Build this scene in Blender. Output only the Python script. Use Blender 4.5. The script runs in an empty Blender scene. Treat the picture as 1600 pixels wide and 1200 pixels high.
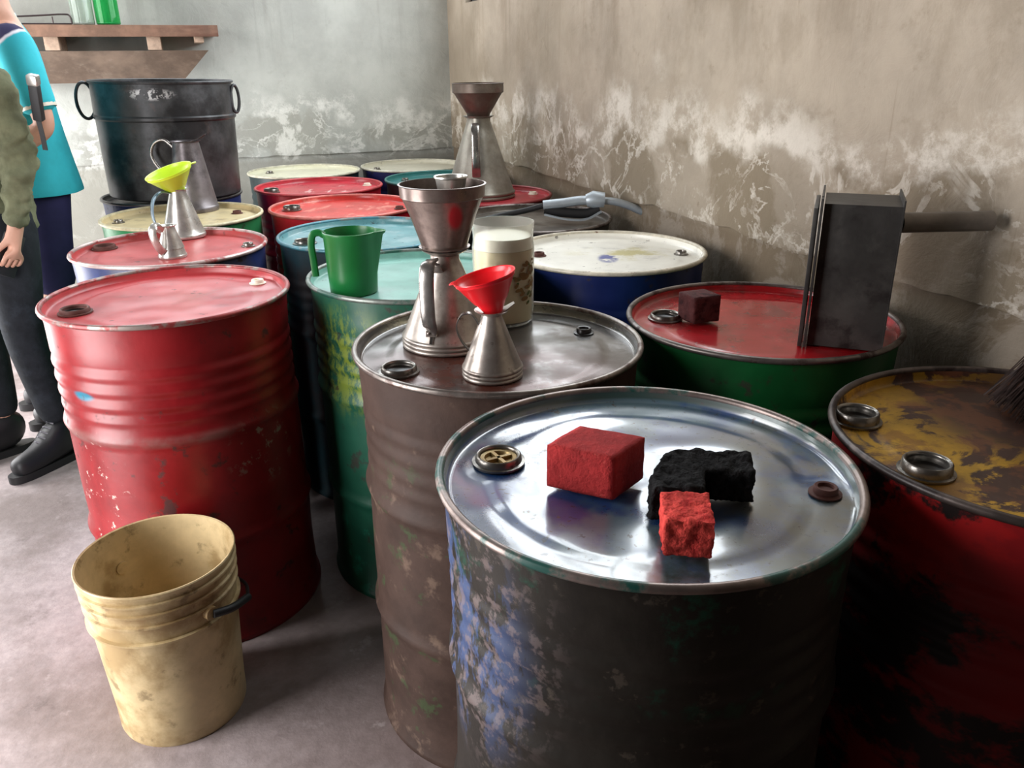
import bpy, bmesh, math, random
from mathutils import Vector, Matrix, noise, Quaternion

SC = bpy.context.scene
COL = SC.collection
PI = math.pi
random.seed(7)

# ------------------------------------------------------------------ frame of reference
# X runs towards the right-hand wall, Y towards the back wall; the camera stands over the origin.
AX, AY = 0.93862, 0.34495
def F(x, y):
    return (x * AX + y * AY, -x * AY + y * AX)
YAW = -math.atan2(AY, AX)
def F3(x, y, z):
    a = F(x, y)
    return (a[0], a[1], z)

# ------------------------------------------------------------------ camera
cam_data = bpy.data.cameras.new('camera')
cam_data.sensor_width = 36.0
cam_data.lens = 1272.3 / 1600 * 36.0
cam_data.clip_start = 0.02
cam = bpy.data.objects.new('camera', cam_data)
COL.objects.link(cam)
pitch, roll = math.radians(21.592), math.radians(0.667)
fwd = Vector((AY, AX, 0)) * math.cos(pitch) + Vector((0, 0, -math.sin(pitch)))
rgt = Vector((AX, -AY, 0))
upv = rgt.cross(fwd)
r2 = rgt * math.cos(roll) - upv * math.sin(roll)
u2 = rgt * math.sin(roll) + upv * math.cos(roll)
m = Matrix.Identity(4)
for i in range(3):
    m[i][0], m[i][1], m[i][2] = r2[i], u2[i], -fwd[i]
m.translation = Vector((0, 0, 1.404))
cam.matrix_world = m
SC.camera = cam

# ------------------------------------------------------------------ light and exposure
SC.view_settings.view_transform = 'Standard'
SC.view_settings.look = 'None'
SC.view_settings.gamma = 1
SC.view_settings.use_curve_mapping = False
SC.view_settings.exposure = 0.0
world = bpy.data.worlds.new('overcast_sky')
SC.world = world
world.use_nodes = True
bg = world.node_tree.nodes['Background']
bg.inputs[0].default_value = (0.80, 0.90, 1.0, 1)
bg.inputs[1].default_value = 1.0

def area(name, loc, direction, sx, sy, radiance, col):
    d = bpy.data.lights.new(name, 'AREA')
    d.shape = 'RECTANGLE'
    d.size, d.size_y = sx, sy
    d.energy = radiance * PI * sx * sy
    d.color = col
    o = bpy.data.objects.new(name, d)
    COL.objects.link(o)
    o.location = loc
    o.rotation_euler = Vector(direction).to_track_quat('-Z', 'Y').to_euler()
    return o
WL, WR, WB, WF, WC = -1.60, 1.45, 4.95, -2.0, 4.2      # room limits
# daylight through the two doorways in the left wall and the high window in the right wall
area('daylight_near_doorway', (WL - 0.05, 1.50, 1.1), (1, 0, 0), 1.1, 2.2, 12.5, (1.0, 0.97, 0.97))
area('daylight_far_doorway', (WL - 0.05, 4.00, 1.1), (1, 0, 0), 1.5, 2.2, 10.0, (1.0, 0.98, 0.97))
area('daylight_side_window', (WR + 0.12, 3.25, 2.8), (-1, 0, 0), 2.7, 2.2, 7.0, (0.92, 0.97, 1.0))
area('daylight_back_window', (0.05, WB + 0.12, 2.9), (0, -1, 0), 2.3, 2.0, 5.0, (0.92, 0.97, 1.0))

# ------------------------------------------------------------------ material kit
def S(r, g, b):
    def c(v):
        v /= 255.0
        return v / 12.92 if v <= 0.04045 else ((v + 0.055) / 1.055) ** 2.4
    return (c(r), c(g), c(b), 1.0)

class NT:
    def __init__(self, name):
        self.m = bpy.data.materials.new(name)
        self.m.use_nodes = True
        self.t = self.m.node_tree
        self.b = self.t.nodes['Principled BSDF']
        self.tc = self.t.nodes.new('ShaderNodeTexCoord')
        self.obj = self.tc.outputs['Object']
    def n(self, kind):
        return self.t.nodes.new(kind)
    def put(self, sock, v):
        if hasattr(v, 'links') or hasattr(v, 'is_linked'):
            self.t.links.new(v, sock)
        else:
            sock.default_value = v
    def math(self, op, a, b=0.0, clamp=False):
        k = self.n('ShaderNodeMath'); k.operation = op; k.use_clamp = clamp
        self.put(k.inputs[0], a); self.put(k.inputs[1], b)
        return k.outputs[0]
    def vm(self, op, a, b):
        k = self.n('ShaderNodeVectorMath'); k.operation = op
        self.put(k.inputs[0], a); self.put(k.inputs[1], b)
        return k
    def noise(self, scale, detail=5, rough=0.6, seed=0.0, stretch=(1, 1, 1), dist=0.0):
        v = self.vm('MULTIPLY', self.obj, stretch).outputs[0]
        v = self.vm('ADD', v, (seed * 1.7, seed * 2.3, seed * 3.1)).outputs[0]
        k = self.n('ShaderNodeTexNoise')
        k.inputs['Scale'].default_value = scale
        k.inputs['Detail'].default_value = detail
        k.inputs['Roughness'].default_value = rough
        k.inputs['Distortion'].default_value = dist
        self.t.links.new(v, k.inputs['Vector'])
        return k.outputs[0]
    def ramp(self, v, lo, hi):
        k = self.n('ShaderNodeMapRange'); k.interpolation_type = 'SMOOTHSTEP'
        self.put(k.inputs['Value'], v)
        k.inputs['From Min'].default_value = lo
        k.inputs['From Max'].default_value = hi
        return k.outputs['Result']
    def mix(self, f, a, b):
        k = self.n('ShaderNodeMix'); k.data_type = 'RGBA'
        self.put(k.inputs[0], f); self.put(k.inputs[6], a); self.put(k.inputs[7], b)
        return k.outputs[2]
    def mixf(self, f, a, b):
        k = self.n('ShaderNodeMix'); k.data_type = 'FLOAT'
        self.put(k.inputs[0], f); self.put(k.inputs[2], a); self.put(k.inputs[3], b)
        return k.outputs[0]
    def blob(self, c, r, soft=0.5):
        v = self.vm('SUBTRACT', self.obj, c).outputs[0]
        v = self.vm('DIVIDE', v, r).outputs[0]
        k = self.n('ShaderNodeVectorMath'); k.operation = 'LENGTH'
        self.t.links.new(v, k.inputs[0])
        return self.ramp(k.outputs['Value'], 1.0 + soft * 0.5, 1.0 - soft * 0.5)
    def z(self):
        k = self.n('ShaderNodeSeparateXYZ')
        self.t.links.new(self.obj, k.inputs[0])
        return k.outputs

SEED = [0.0]
def mat(name, base, rough=0.5, metal=0.0, layers=(), var=0.18, vscale=9.0, bump=None, ior=None, spec=None, coat=0.0):
    """painted, dirty, rusty or worn surface: base colour and layers masked by noise and by place"""
    T = NT(name)
    SEED[0] += 1.37
    sd = SEED[0]
    nz = T.noise(vscale, 6, 0.65, sd)
    dark = tuple(c * (1 - var * 1.6) for c in base[:3]) + (1,)
    lite = tuple(min(1, c * (1 + var) + 0.01 * var) for c in base[:3]) + (1,)
    col = T.mix(T.ramp(nz, 0.3, 0.7), dark, lite)
    ro = T.mixf(nz, max(0.02, rough - 0.10), rough + 0.10)
    me = metal
    for i, L in enumerate(layers):
        sc = L.get('scale', 8)
        mk = T.ramp(T.noise(sc, L.get('detail', 7), L.get('nr', 0.65), sd + 5.1 * (i + 1), L.get('stretch', (1, 1, 1)), L.get('dist', 0.0)), L.get('lo', 0.5), L.get('hi', 0.58))
        if 'solid' in L:
            mk = L['solid']
        if 'at' in L:
            c, r = L['at']
            bl = T.blob(c, r, L.get('soft', 0.6))
            mk = T.math('MULTIPLY', mk, bl)
        if 'amount' in L:
            mk = T.math('MULTIPLY', mk, L['amount'])
        col = T.mix(mk, col, L['col'])
        if 'rough' in L:
            ro = T.mixf(mk, ro, L['rough'])
        if 'metal' in L:
            me = T.mixf(mk, me, L['metal'])
    T.put(T.b.inputs['Base Color'], col)
    T.put(T.b.inputs['Roughness'], ro)
    T.put(T.b.inputs['Metallic'], me)
    if spec is not None:
        T.b.inputs['Specular IOR Level'].default_value = spec
    if ior is not None:
        T.b.inputs['IOR'].default_value = ior
    if coat:
        T.b.inputs['Coat Weight'].default_value = coat
        T.b.inputs['Coat Roughness'].default_value = 0.12
    if bump:
        k = T.n('ShaderNodeBump')
        k.inputs['Strength'].default_value = bump[1]
        k.inputs['Distance'].default_value = 0.01
        T.t.links.new(T.noise(bump[0], 6, 0.6, sd + 2), k.inputs['Height'])
        T.t.links.new(k.outputs[0], T.b.inputs['Normal'])
    return T.m

# ------------------------------------------------------------------ object kit
def link(name, mesh, material=None, parent=None):
    o = bpy.data.objects.new(name, mesh)
    COL.objects.link(o)
    if material is not None:
        mesh.materials.clear()
        mesh.materials.append(material)
    if parent is not None:
        o.parent = parent
    return o

def build(name, bm, material, parent=None, smooth=True, sharp=40):
    bmesh.ops.recalc_face_normals(bm, faces=bm.faces)
    me = bpy.data.meshes.new(name)
    bm.to_mesh(me)
    bm.free()
    if smooth:
        me.polygons.foreach_set('use_smooth', [True] * len(me.polygons))
        me.set_sharp_from_angle(angle=math.radians(sharp))
    return link(name, me, material, parent)

def thing(name, label, cat, loc=(0, 0, 0), rot=0.0, group=None):
    o = bpy.data.objects.new(name, None)
    COL.objects.link(o)
    o.empty_display_size = 0.05
    o.location = loc
    o.rotation_euler = rot if isinstance(rot, (tuple, list)) else (0, 0, rot)
    o['label'] = label
    o['category'] = cat
    if group:
        o['group'] = group
    return o

def tag(o, label, cat, group=None):
    o['label'] = label
    o['category'] = cat
    if group:
        o['group'] = group
    return o

def structure(o):
    o['kind'] = 'structure'
    return o

def lathe(bm, prof, segs=48, rad=None, axis=None, closed=False):
    """revolve (r, z) points about Z; rad(angle) scales the radius; closed joins last ring to first"""
    rings = []
    for r, z in prof:
        if r <= 1e-6:
            rings.append([bm.verts.new((0, 0, z))])
        else:
            ring = []
            for i in range(segs):
                a = 2 * PI * i / segs
                k = r * (rad(a) if rad else 1.0)
                ring.append(bm.verts.new((k * math.cos(a), k * math.sin(a), z)))
            rings.append(ring)
    pairs = list(zip(rings, rings[1:]))
    if closed:
        pairs.append((rings[-1], rings[0]))
    for A, B in pairs:
        for i in range(segs):
            j = (i + 1) % segs
            a = [A[0]] if len(A) == 1 else [A[i], A[j]]
            b = [B[0]] if len(B) == 1 else [B[j], B[i]]
            if len(a) + len(b) >= 3:
                bm.faces.new(a + b)
    return rings

def lathe_obj(name, prof, material, parent=None, segs=48, rad=None, closed=False, sharp=40):
    bm = bmesh.new()
    lathe(bm, prof, segs, rad, None, closed)
    return build(name, bm, material, parent, sharp=sharp)

def frames(pts, up=None):
    P = [Vector(p) for p in pts]
    T = []
    for i in range(len(P)):
        a = P[max(0, i - 1)]; b = P[min(len(P) - 1, i + 1)]
        T.append((b - a).normalized())
    out = []
    ref = Vector(up) if up is not None else (Vector((0, 0, 1)) if abs(T[0].z) < 0.9 else Vector((1, 0, 0)))
    for i, t in enumerate(T):
        n = ref - t * ref.dot(t)
        if n.length < 1e-4:
            n = t.orthogonal()
        n.normalize()
        if up is None:
            ref = n
        out.append((P[i], t, n, t.cross(n)))
    return out

def sweep(bm, pts, section, up=None, cap=True, scale=None, closed=False):
    """sweep a closed 2-D section [(a, b)] along pts: a along the normal, b along the binormal"""
    rings = []
    for i, (p, t, n, b) in enumerate(frames(pts, up)):
        k = scale[i] if scale else 1.0
        rings.append([bm.verts.new(p + n * (s[0] * k) + b * (s[1] * k)) for s in section])
    L = len(section)
    pr = list(zip(rings, rings[1:]))
    if closed:
        pr.append((rings[-1], rings[0]))
    for A, B in pr:
        for i in range(L):
            j = (i + 1) % L
            bm.faces.new((A[i], A[j], B[j], B[i]))
    if cap and not closed:
        bm.faces.new(rings[0][::-1])
        bm.faces.new(rings[-1])

def circ(r, n=10, ry=None):
    return [(r * math.cos(2 * PI * i / n), (ry or r) * math.sin(2 * PI * i / n)) for i in range(n)]

def rect(a, b):
    return [(-a / 2, -b / 2), (a / 2, -b / 2), (a / 2, b / 2), (-a / 2, b / 2)]

def spline(pts, n=8):
    P = [Vector(p) for p in pts]
    P = [P[0] * 2 - P[1]] + P + [P[-1] * 2 - P[-2]]
    out = []
    for i in range(1, len(P) - 2):
        for k in range(n):
            t = k / n
            a, b, c, d = P[i - 1], P[i], P[i + 1], P[i + 2]
            out.append(0.5 * ((2 * b) + (c - a) * t + (2 * a - 5 * b + 4 * c - d) * t * t + (3 * b - a - 3 * c + d) * t ** 3))
    out.append(P[-2])
    return out

def box(bm, c, s, rot=None):
    vs = []
    for x in (-1, 1):
        for y in (-1, 1):
            for z in (-1, 1):
                v = Vector((x * s[0] / 2, y * s[1] / 2, z * s[2] / 2))
                if rot is not None:
                    v = rot @ v
                vs.append(bm.verts.new(v + Vector(c)))
    for f in ((0, 1, 3, 2), (4, 6, 7, 5), (0, 4, 5, 1), (2, 3, 7, 6), (0, 2, 6, 4), (1, 5, 7, 3)):
        bm.faces.new([vs[i] for i in f])
    return vs

def bev(bm, w, seg=2):
    bmesh.ops.bevel(bm, geom=list(bm.edges), offset=w, segments=seg, affect='EDGES', profile=0.6)

def holed_slab(xs, zs, holes, thick, shift=None):
    """slab in the local XZ plane, front face at y = 0, with rectangular cells left out"""
    bm = bmesh.new()
    V = {}
    def v(i, j, k):
        if (i, j, k) not in V:
            x, z = xs[i], zs[j]
            dx, dy, dz = shift(x, z, i, j) if shift else (0, 0, 0)
            V[(i, j, k)] = bm.verts.new((x + dx, (dy if k == 0 else thick), z + dz))
        return V[(i, j, k)]
    def solid(i, j):
        if not (0 <= i < len(xs) - 1 and 0 <= j < len(zs) - 1):
            return False
        cx, cz = (xs[i] + xs[i + 1]) / 2, (zs[j] + zs[j + 1]) / 2
        return not any(h[0] < cx < h[1] and h[2] < cz < h[3] for h in holes)
    for i in range(len(xs) - 1):
        for j in range(len(zs) - 1):
            if not solid(i, j):
                continue
            bm.faces.new((v(i, j, 0), v(i + 1, j, 0), v(i + 1, j + 1, 0), v(i, j + 1, 0)))
            bm.faces.new((v(i, j, 1), v(i, j + 1, 1), v(i + 1, j + 1, 1), v(i + 1, j, 1)))
            for di, dj, a, b in ((-1, 0, (i, j), (i, j + 1)), (1, 0, (i + 1, j), (i + 1, j + 1)), (0, -1, (i, j), (i + 1, j)), (0, 1, (i, j + 1), (i + 1, j + 1))):
                if not solid(i + di, j + dj):
                    bm.faces.new((v(a[0], a[1], 0), v(b[0], b[1], 0), v(b[0], b[1], 1), v(a[0], a[1], 1)))
    return bm

# ------------------------------------------------------------------ the room
def wall_mat(name, base, lower, pale, damp, drip, z_line, pale_amt=1.0, green=None):
    """old limewashed plaster: damp stains, salt bloom along an uneven tide line, streaks from above"""
    T = NT(name)
    big = T.noise(0.9, 5, 0.55, 3.3)
    mid = T.noise(3.0, 8, 0.65, 8.1)
    fine = T.noise(16, 8, 0.7, 1.7)
    z = T.z()[2]
    col = T.mix(T.ramp(mid, 0.32, 0.68), tuple(c * 0.86 for c in base[:3]) + (1,), tuple(min(1, c * 1.12) for c in base[:3]) + (1,))
    col = T.mix(T.math('MULTIPLY', T.ramp(big, 0.5, 0.66), 0.45), col, damp)
    # streaks
    st = T.noise(7.0, 6, 0.6, 5.0, (1, 1, 0.07))
    up = T.ramp(z, z_line + 0.35, z_line + 0.75)
    col = T.mix(T.math('MULTIPLY', T.math('MULTIPLY', T.ramp(st, 0.54, 0.70), up), 0.55), col, drip)
    hair = T.noise(34.0, 3, 0.5, 15.0, (1, 1, 0.022))
    col = T.mix(T.math('MULTIPLY', T.math('MULTIPLY', T.ramp(hair, 0.64, 0.72), T.ramp(T.noise(1.6, 4, 0.5, 17.0), 0.45, 0.62)), 0.55), col, drip)
    col = T.mix(T.math('MULTIPLY', T.ramp(T.noise(2.2, 8, 0.7, 19.0, (1, 1, 0.5)), 0.52, 0.66), 0.4), col, damp)
    # wobbling height for the tide line
    wob = T.math('ADD', z, T.math('MULTIPLY', T.math('SUBTRACT', T.noise(2.6, 6, 0.55, 11.0), 0.5), 0.55))
    low = T.ramp(wob, z_line + 0.27, z_line + 0.21)
    patch = T.ramp(T.noise(2.4, 7, 0.58, 21.0, dist=0.3), 0.45, 0.53)
    col = T.mix(T.math('MULTIPLY', low, T.math('MULTIPLY', patch, 0.75)), col, damp)
    edge = T.math('MULTIPLY', T.ramp(wob, z_line + 0.20, z_line + 0.26), T.ramp(wob, z_line + 0.40, z_line + 0.27))
    salt = T.math('MULTIPLY', edge, T.ramp(T.noise(6.0, 9, 0.75, 31.0), 0.42, 0.58))
    col = T.mix(T.math('MULTIPLY', salt, 0.9 * pale_amt), col, pale)
    flek = T.math('MULTIPLY', low, T.ramp(T.noise(5.0, 8, 0.68, 41.0, dist=0.5), 0.55, 0.62))
    col = T.mix(T.math('MULTIPLY', flek, 0.8 * pale_amt), col, pale)
    zone = T.math('MULTIPLY', T.ramp(wob, z_line + 0.36, z_line + 0.22), T.ramp(z, z_line - 0.25, z_line + 0.02))
    for sc_, sd_, wd_, am_ in ((2.3, 61.0, 0.022, 0.75), (4.6, 71.0, 0.020, 0.6)):
        rid = T.math('ABSOLUTE', T.math('SUBTRACT', T.noise(sc_, 7, 0.62, sd_, dist=0.6), 0.5))
        ln = T.math('MULTIPLY', T.ramp(rid, wd_, wd_ * 0.25), T.ramp(T.noise(5.0, 5, 0.6, sd_ + 3), 0.40, 0.60))
        col = T.mix(T.math('MULTIPLY', T.math('MULTIPLY', ln, zone), am_ * pale_amt), col, pale)
    pit = T.math('MULTIPLY', T.ramp(T.noise(24.0, 6, 0.7, 81.0), 0.62, 0.70), zone)
    col = T.mix(T.math('MULTIPLY', pit, 0.5), col, drip)
    bot = T.ramp(z, z_line + 0.012, z_line - 0.02)
    col = T.mix(T.math('MULTIPLY', bot, 0.75), col, lower)
    if green:
        col = T.mix(T.math('MULTIPLY', T.math('MULTIPLY', T.ramp(T.noise(5, 7, 0.6, 51.0), 0.5, 0.62), bot), 0.6), col, green)
    col = T.mix(T.math('MULTIPLY', T.ramp(fine, 0.56, 0.72), 0.35), col, damp)
    T.put(T.b.inputs['Base Color'], col)
    T.b.inputs['Roughness'].default_value = 0.88
    T.b.inputs['Specular IOR Level'].default_value = 0.25
    k = T.n('ShaderNodeBump')
    k.inputs['Strength'].default_value = 0.5
    k.inputs['Distance'].default_value = 0.012
    hgt = T.math('ADD', T.math('MULTIPLY', T.noise(9.0, 8, 0.65, 41.0, dist=1.2), 0.7), T.math('MULTIPLY', fine, 0.3))
    T.t.links.new(hgt, k.inputs['Height'])
    T.t.links.new(k.outputs[0], T.b.inputs['Normal'])
    return T.m

m_right = wall_mat('stained_plaster', S(164, 152, 136), S(116, 101, 83), S(210, 202, 190), S(122, 109, 90), S(118, 102, 82), 0.93)
m_back = wall_mat('grey_plaster', S(172, 174, 168), S(146, 144, 134), S(222, 222, 216), S(150, 150, 142), S(140, 140, 134), 0.90, 0.8)
m_plain = mat('dark_brown_wall', S(60, 52, 46), 0.9, 0, var=0.1, vscale=3, spec=0.2)  # unseen walls, coloured dark to cut light bouncing onto the drum fronts
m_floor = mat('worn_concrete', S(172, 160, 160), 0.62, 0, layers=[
    dict(col=S(112, 98, 92), scale=1.6, lo=0.45, hi=0.65, amount=0.7),
    dict(col=S(84, 72, 68), scale=6, lo=0.58, hi=0.72, amount=0.5),
    dict(col=S(92, 72, 64), scale=1.3, lo=0.2, hi=0.45, at=((0.75, -0.2, 0.0), (1.15, 2.2, 1.0)), soft=0.9, amount=0.9),  # brown darkening paints the shade beyond the doorway light into the floor
    dict(col=S(176, 166, 164), scale=14, lo=0.6, hi=0.7, amount=0.5)], var=0.1, vscale=30, bump=(22, 0.25))
m_ceiling = mat('roof_sheeting', S(84, 80, 76), 0.8, 0, var=0.15, vscale=4)

bm = bmesh.new()
box(bm, ((WL + WR) / 2 - 0.3, (WF + WB) / 2, -0.06), (WR - WL + 1.6, WB - WF + 1.2, 0.12))
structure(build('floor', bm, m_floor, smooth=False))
bm = bmesh.new()
box(bm, ((WL + WR) / 2, (WF + WB) / 2, WC + 0.05), (WR - WL + 0.7, WB - WF + 0.7, 0.1))
structure(build('ceiling', bm, m_ceiling, smooth=False))

def breaks(a, b, step, extra=()):
    n = max(1, int(round((b - a) / step)))
    v = [a + (b - a) * i / n for i in range(n + 1)]
    for e in extra:
        k = min(range(len(v)), key=lambda q: abs(v[q] - e))
        v[k] = e
    return v

LEDGE = 0.93
# right wall: a backing wall with the window opening, and the upper coat of plaster that stands proud of the lower wall
win = (1.90, 4.60, 1.70, 3.90)
bwin = (-1.10, 1.20, 1.90, 3.90)
rot_r = -PI / 2      # local x -> -Y, local y -> +X
def place_right(o, inset=0.0):
    o.rotation_euler = (0, 0, rot_r)
    o.location = (WR + inset, 0, 0)
hole = (-win[1], -win[0], win[2], win[3])
bm = holed_slab([-(WB + 0.02), hole[0], hole[1], -WF], [0, hole[2], hole[3], WC], [hole], 0.2)
wall_r = structure(build('wall_right', bm, m_right, smooth=False)); place_right(wall_r, 0.012)
def rag(seed, amp):
    def f(x, z, i, j):
        if j == 0:
            a = noise.noise(Vector((x * 3.1, seed, 0))) * amp + noise.noise(Vector((x * 11.0, seed, 4))) * amp * 0.45
            return (0, 0.0, a)
        return (0, 0, 0)
    return f
bm = holed_slab(breaks(-WB, -WF, 0.035, (hole[0], hole[1])), [LEDGE, 1.05, hole[2], hole[3], WC], [hole], 0.0125, rag(2.0, 0.022))
o = build('plaster_coat', bm, m_right, wall_r, smooth=False); o.location = (0, -0.0125, 0)
# window bars
m_iron = mat('dark_window_iron', S(60, 58, 56), 0.6, 0.3)
bm = bmesh.new()
for k in range(5):
    y = win[0] + (win[1] - win[0]) * k / 4
    box(bm, (WR + 0.05, y, (win[2] + win[3]) / 2), (0.04, 0.04, win[3] - win[2]))
for z in (win[2] + 0.02, win[3] - 0.02):
    box(bm, (WR + 0.05, (win[0] + win[1]) / 2, z), (0.04, win[1] - win[0], 0.04))
structure(build('window_1', bm, m_iron, smooth=False))
bm = bmesh.new()
for k in range(5):
    x = bwin[0] + (bwin[1] - bwin[0]) * k / 4
    box(bm, (x, WB + 0.05, (bwin[2] + bwin[3]) / 2), (0.04, 0.04, bwin[3] - bwin[2]))
for z in (bwin[2] + 0.02, bwin[3] - 0.02):
    box(bm, ((bwin[0] + bwin[1]) / 2, WB + 0.05, z), (bwin[1] - bwin[0], 0.04, 0.04))
structure(build('window_2', bm, m_iron, smooth=False))

bm = holed_slab([WL, bwin[0], bwin[1], WR + 0.25], [0, bwin[2], bwin[3], WC], [bwin], 0.2)
wall_b = structure(build('wall_back', bm, m_back, smooth=False)); wall_b.location = (0, WB + 0.012, 0)
bm = holed_slab(breaks(WL, WR, 0.04, (bwin[0], bwin[1])), [LEDGE - 0.01, 1.05, bwin[2], bwin[3], WC], [bwin], 0.0125, rag(7.0, 0.012))
o = build('plaster_coat', bm, m_back, wall_b, smooth=False); o.location = (0, -0.0125, 0)

d1, d2 = (0.95, 2.05, 0.0, 2.25), (3.25, 4.75, 0.0, 2.25)
bm = holed_slab([WF, d1[0], d1[1], d2[0], d2[1], WB + 0.2], [0, 2.25, WC], [d1, d2], 0.2)
wall_l = structure(build('wall_left', bm, m_plain, smooth=False))
wall_l.rotation_euler = (0, 0, PI / 2); wall_l.location = (WL, 0, 0)
bm = holed_slab([WL, WR + 0.2], [0, WC], [], 0.2)
wall_f = structure(build('wall_front', bm, m_plain, smooth=False)); wall_f.location = (0, WF - 0.2, 0)

# ------------------------------------------------------------------ steel drums
DH = 0.880
m_rim_worn = mat('worn_steel_rim', S(120, 112, 108), 0.38, 0.7, layers=[dict(col=S(60, 42, 36), scale=22, lo=0.5, hi=0.62, metal=0.1, rough=0.6)], vscale=30)
m_bare = mat('greasy_steel', S(140, 136, 130), 0.3, 0.85, layers=[dict(col=S(58, 46, 38), scale=30, lo=0.52, hi=0.66, metal=0.2, rough=0.5)], vscale=30)
m_bung_dark = mat('dark_bung', S(26, 20, 18), 0.35)
m_brass = mat('brass_bung_plug', S(150, 128, 84), 0.35, 0.6, vscale=40)
m_capwhite = mat('white_plastic_cap', S(232, 224, 206), 0.4)
m_rusty = mat('rusty_bung', S(92, 52, 44), 0.7, 0.1, vscale=40)

def drum(xy, label, body, lid, rim=None, bungs=(), seed=0, dent=0.0016, wob=0.006, panel=True, lidbump=1.0, corr=0.0021, sag=0.0):
    X, Y = F(*xy)
    t = thing('steel_drum', label, 'drum', (X, Y, 0), YAW, 'steel oil drums standing in rows')
    rad = lambda a: 1 + wob * noise.noise(Vector((math.cos(a) * 1.3, math.sin(a) * 1.3, seed * 3.7))) - wob * 0.25
    prof = [(0.0, 0.012), (0.272, 0.012), (0.278, 0.0), (0.289, 0.0), (0.2905, 0.006), (0.289, 0.014), (0.283, 0.022)]
    def hoop(zc):
        return [(0.283, zc - 0.030), (0.2845, zc - 0.018), (0.2885, zc - 0.008), (0.2912, zc), (0.2885, zc + 0.008), (0.2845, zc + 0.018), (0.283, zc + 0.030)]
    prof += [(0.283, 0.15)] + hoop(0.298) + [(0.283, 0.42)] + hoop(0.592)
    for k in range(0, 29):
        z = 0.632 + 0.148 * k / 28
        prof.append((0.2832 + corr * math.sin(k / 28 * 4 * 2 * PI), z))
    prof += [(0.283, 0.81), (0.2835, 0.845), (0.2855, 0.862), (0.2862, 0.874)]
    bm = bmesh.new()
    lathe(bm, prof, 84, rad)
    for v in bm.verts:
        r = math.hypot(v.co.x, v.co.y)
        if r > 0.2 and 0.03 < v.co.z < 0.85:
            w = min(1, (v.co.z - 0.03) * 12, (0.85 - v.co.z) * 12)
            d = noise.noise(Vector((v.co.x * 5, v.co.y * 5, v.co.z * 6 + seed * 9.1))) * dent * 1.6 * w - dent * 0.7 * w
            v.co.x *= 1 + d / r; v.co.y *= 1 + d / r
    build('body', bm, body, t, sharp=50)
    lathe_obj('rim', [(0.2885 + 0.0065 * math.cos(a), 0.8735 + 0.0065 * math.sin(a)) for a in [2 * PI * i / 10 for i in range(10)]], rim or m_rim_worn, t, 96, rad, True, 80)
    # lid: countersunk sheet with a pressed panel and dents
    bm = bmesh.new()
    pr = [(0.2835, 0.876), (0.2815, 0.866), (0.2795, 0.8575), (0.276, 0.855)]
    n = 34
    pr += [(0.272 * (1 - i / n), 0.855) for i in range(0, n)] + [(0.0, 0.855)]
    lathe(bm, pr, 96, rad)
    for v in bm.verts:
        r = math.hypot(v.co.x, v.co.y)
        if r < 0.2765:
            e = min(1, (0.2765 - r) / 0.03)
            z = 0
            if panel:
                s = min(1, max(0, (0.222 - r) / 0.010)); s = s * s * (3 - 2 * s)
                z += 0.0028 * s
            p = Vector((v.co.x * 7, v.co.y * 7, seed * 5.3))
            z += e * dent * lidbump * (1.5 * noise.noise(p) + 0.8 * noise.noise(p * 2.3))
            for b in bungs:
                dd = math.hypot(v.co.x - b[0], v.co.y - b[1])
                w = min(1, max(0, (0.058 - dd) / 0.022))
                z = z * (1 - w) + 0.003 * w
            v.co.z += z - sag * (1 - (r / 0.2765) ** 2)
    build('lid', bm, lid, t, sharp=50)
    for b in bungs:
        bx, by, kind = b
        if kind in ('open', 'plug', 'rust', 'ring'):
            zz = 0.018 if kind == 'ring' else 0.013
            pr = [(0.039, 0.0), (0.039, 0.003), (0.0345, 0.004), (0.0335, zz - 0.002), (0.0315, zz), (0.0285, zz - 0.001), (0.0275, zz - 0.004), (0.0282, zz - 0.006), (0.0272, zz - 0.008), (0.027, 0.0)]
            o = lathe_obj('bung_ring', pr, m_rusty if kind == 'rust' else m_bare, t, 32, sharp=60); o.location = (bx, by, 0.8585)
            if kind == 'plug':
                pr = [(0.0268, 0.0), (0.0268, 0.008), (0.021, 0.0075), (0.019, 0.003), (0.0, 0.003)]
                q = lathe_obj('bung_plug', pr, m_brass, o, 28, sharp=40)
                bm = bmesh.new()
                for k in range(2):
                    box(bm, (0, 0, 0.0055), (0.040, 0.0055, 0.005), Matrix.Rotation(0.5 + k * PI / 2, 3, 'Z'))
                build('plug_bar', bm, m_brass, o, smooth=False)
            else:
                lathe_obj('bung_dark_disc', [(0.0268, 0.004), (0.024, 0.0022), (0.0, 0.0018)], m_bung_dark, o, 24)  # dark disc on the unpierced lid, painting in the shade of a hole
        else:
            mt = {'small': m_bare, 'smallrust': m_rusty, 'white': m_capwhite, 'dark': m_bung_dark}[kind]
            pr = [(0.022, 0.0), (0.022, 0.002), (0.0165, 0.003), (0.016, 0.010), (0.0145, 0.0115), (0.011, 0.011), (0.0102, 0.007), (0.0, 0.007)]
            o = lathe_obj('bung_cap', pr, mt, t, 24, sharp=45); o.location = (bx, by, 0.8585)
    return t

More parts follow.
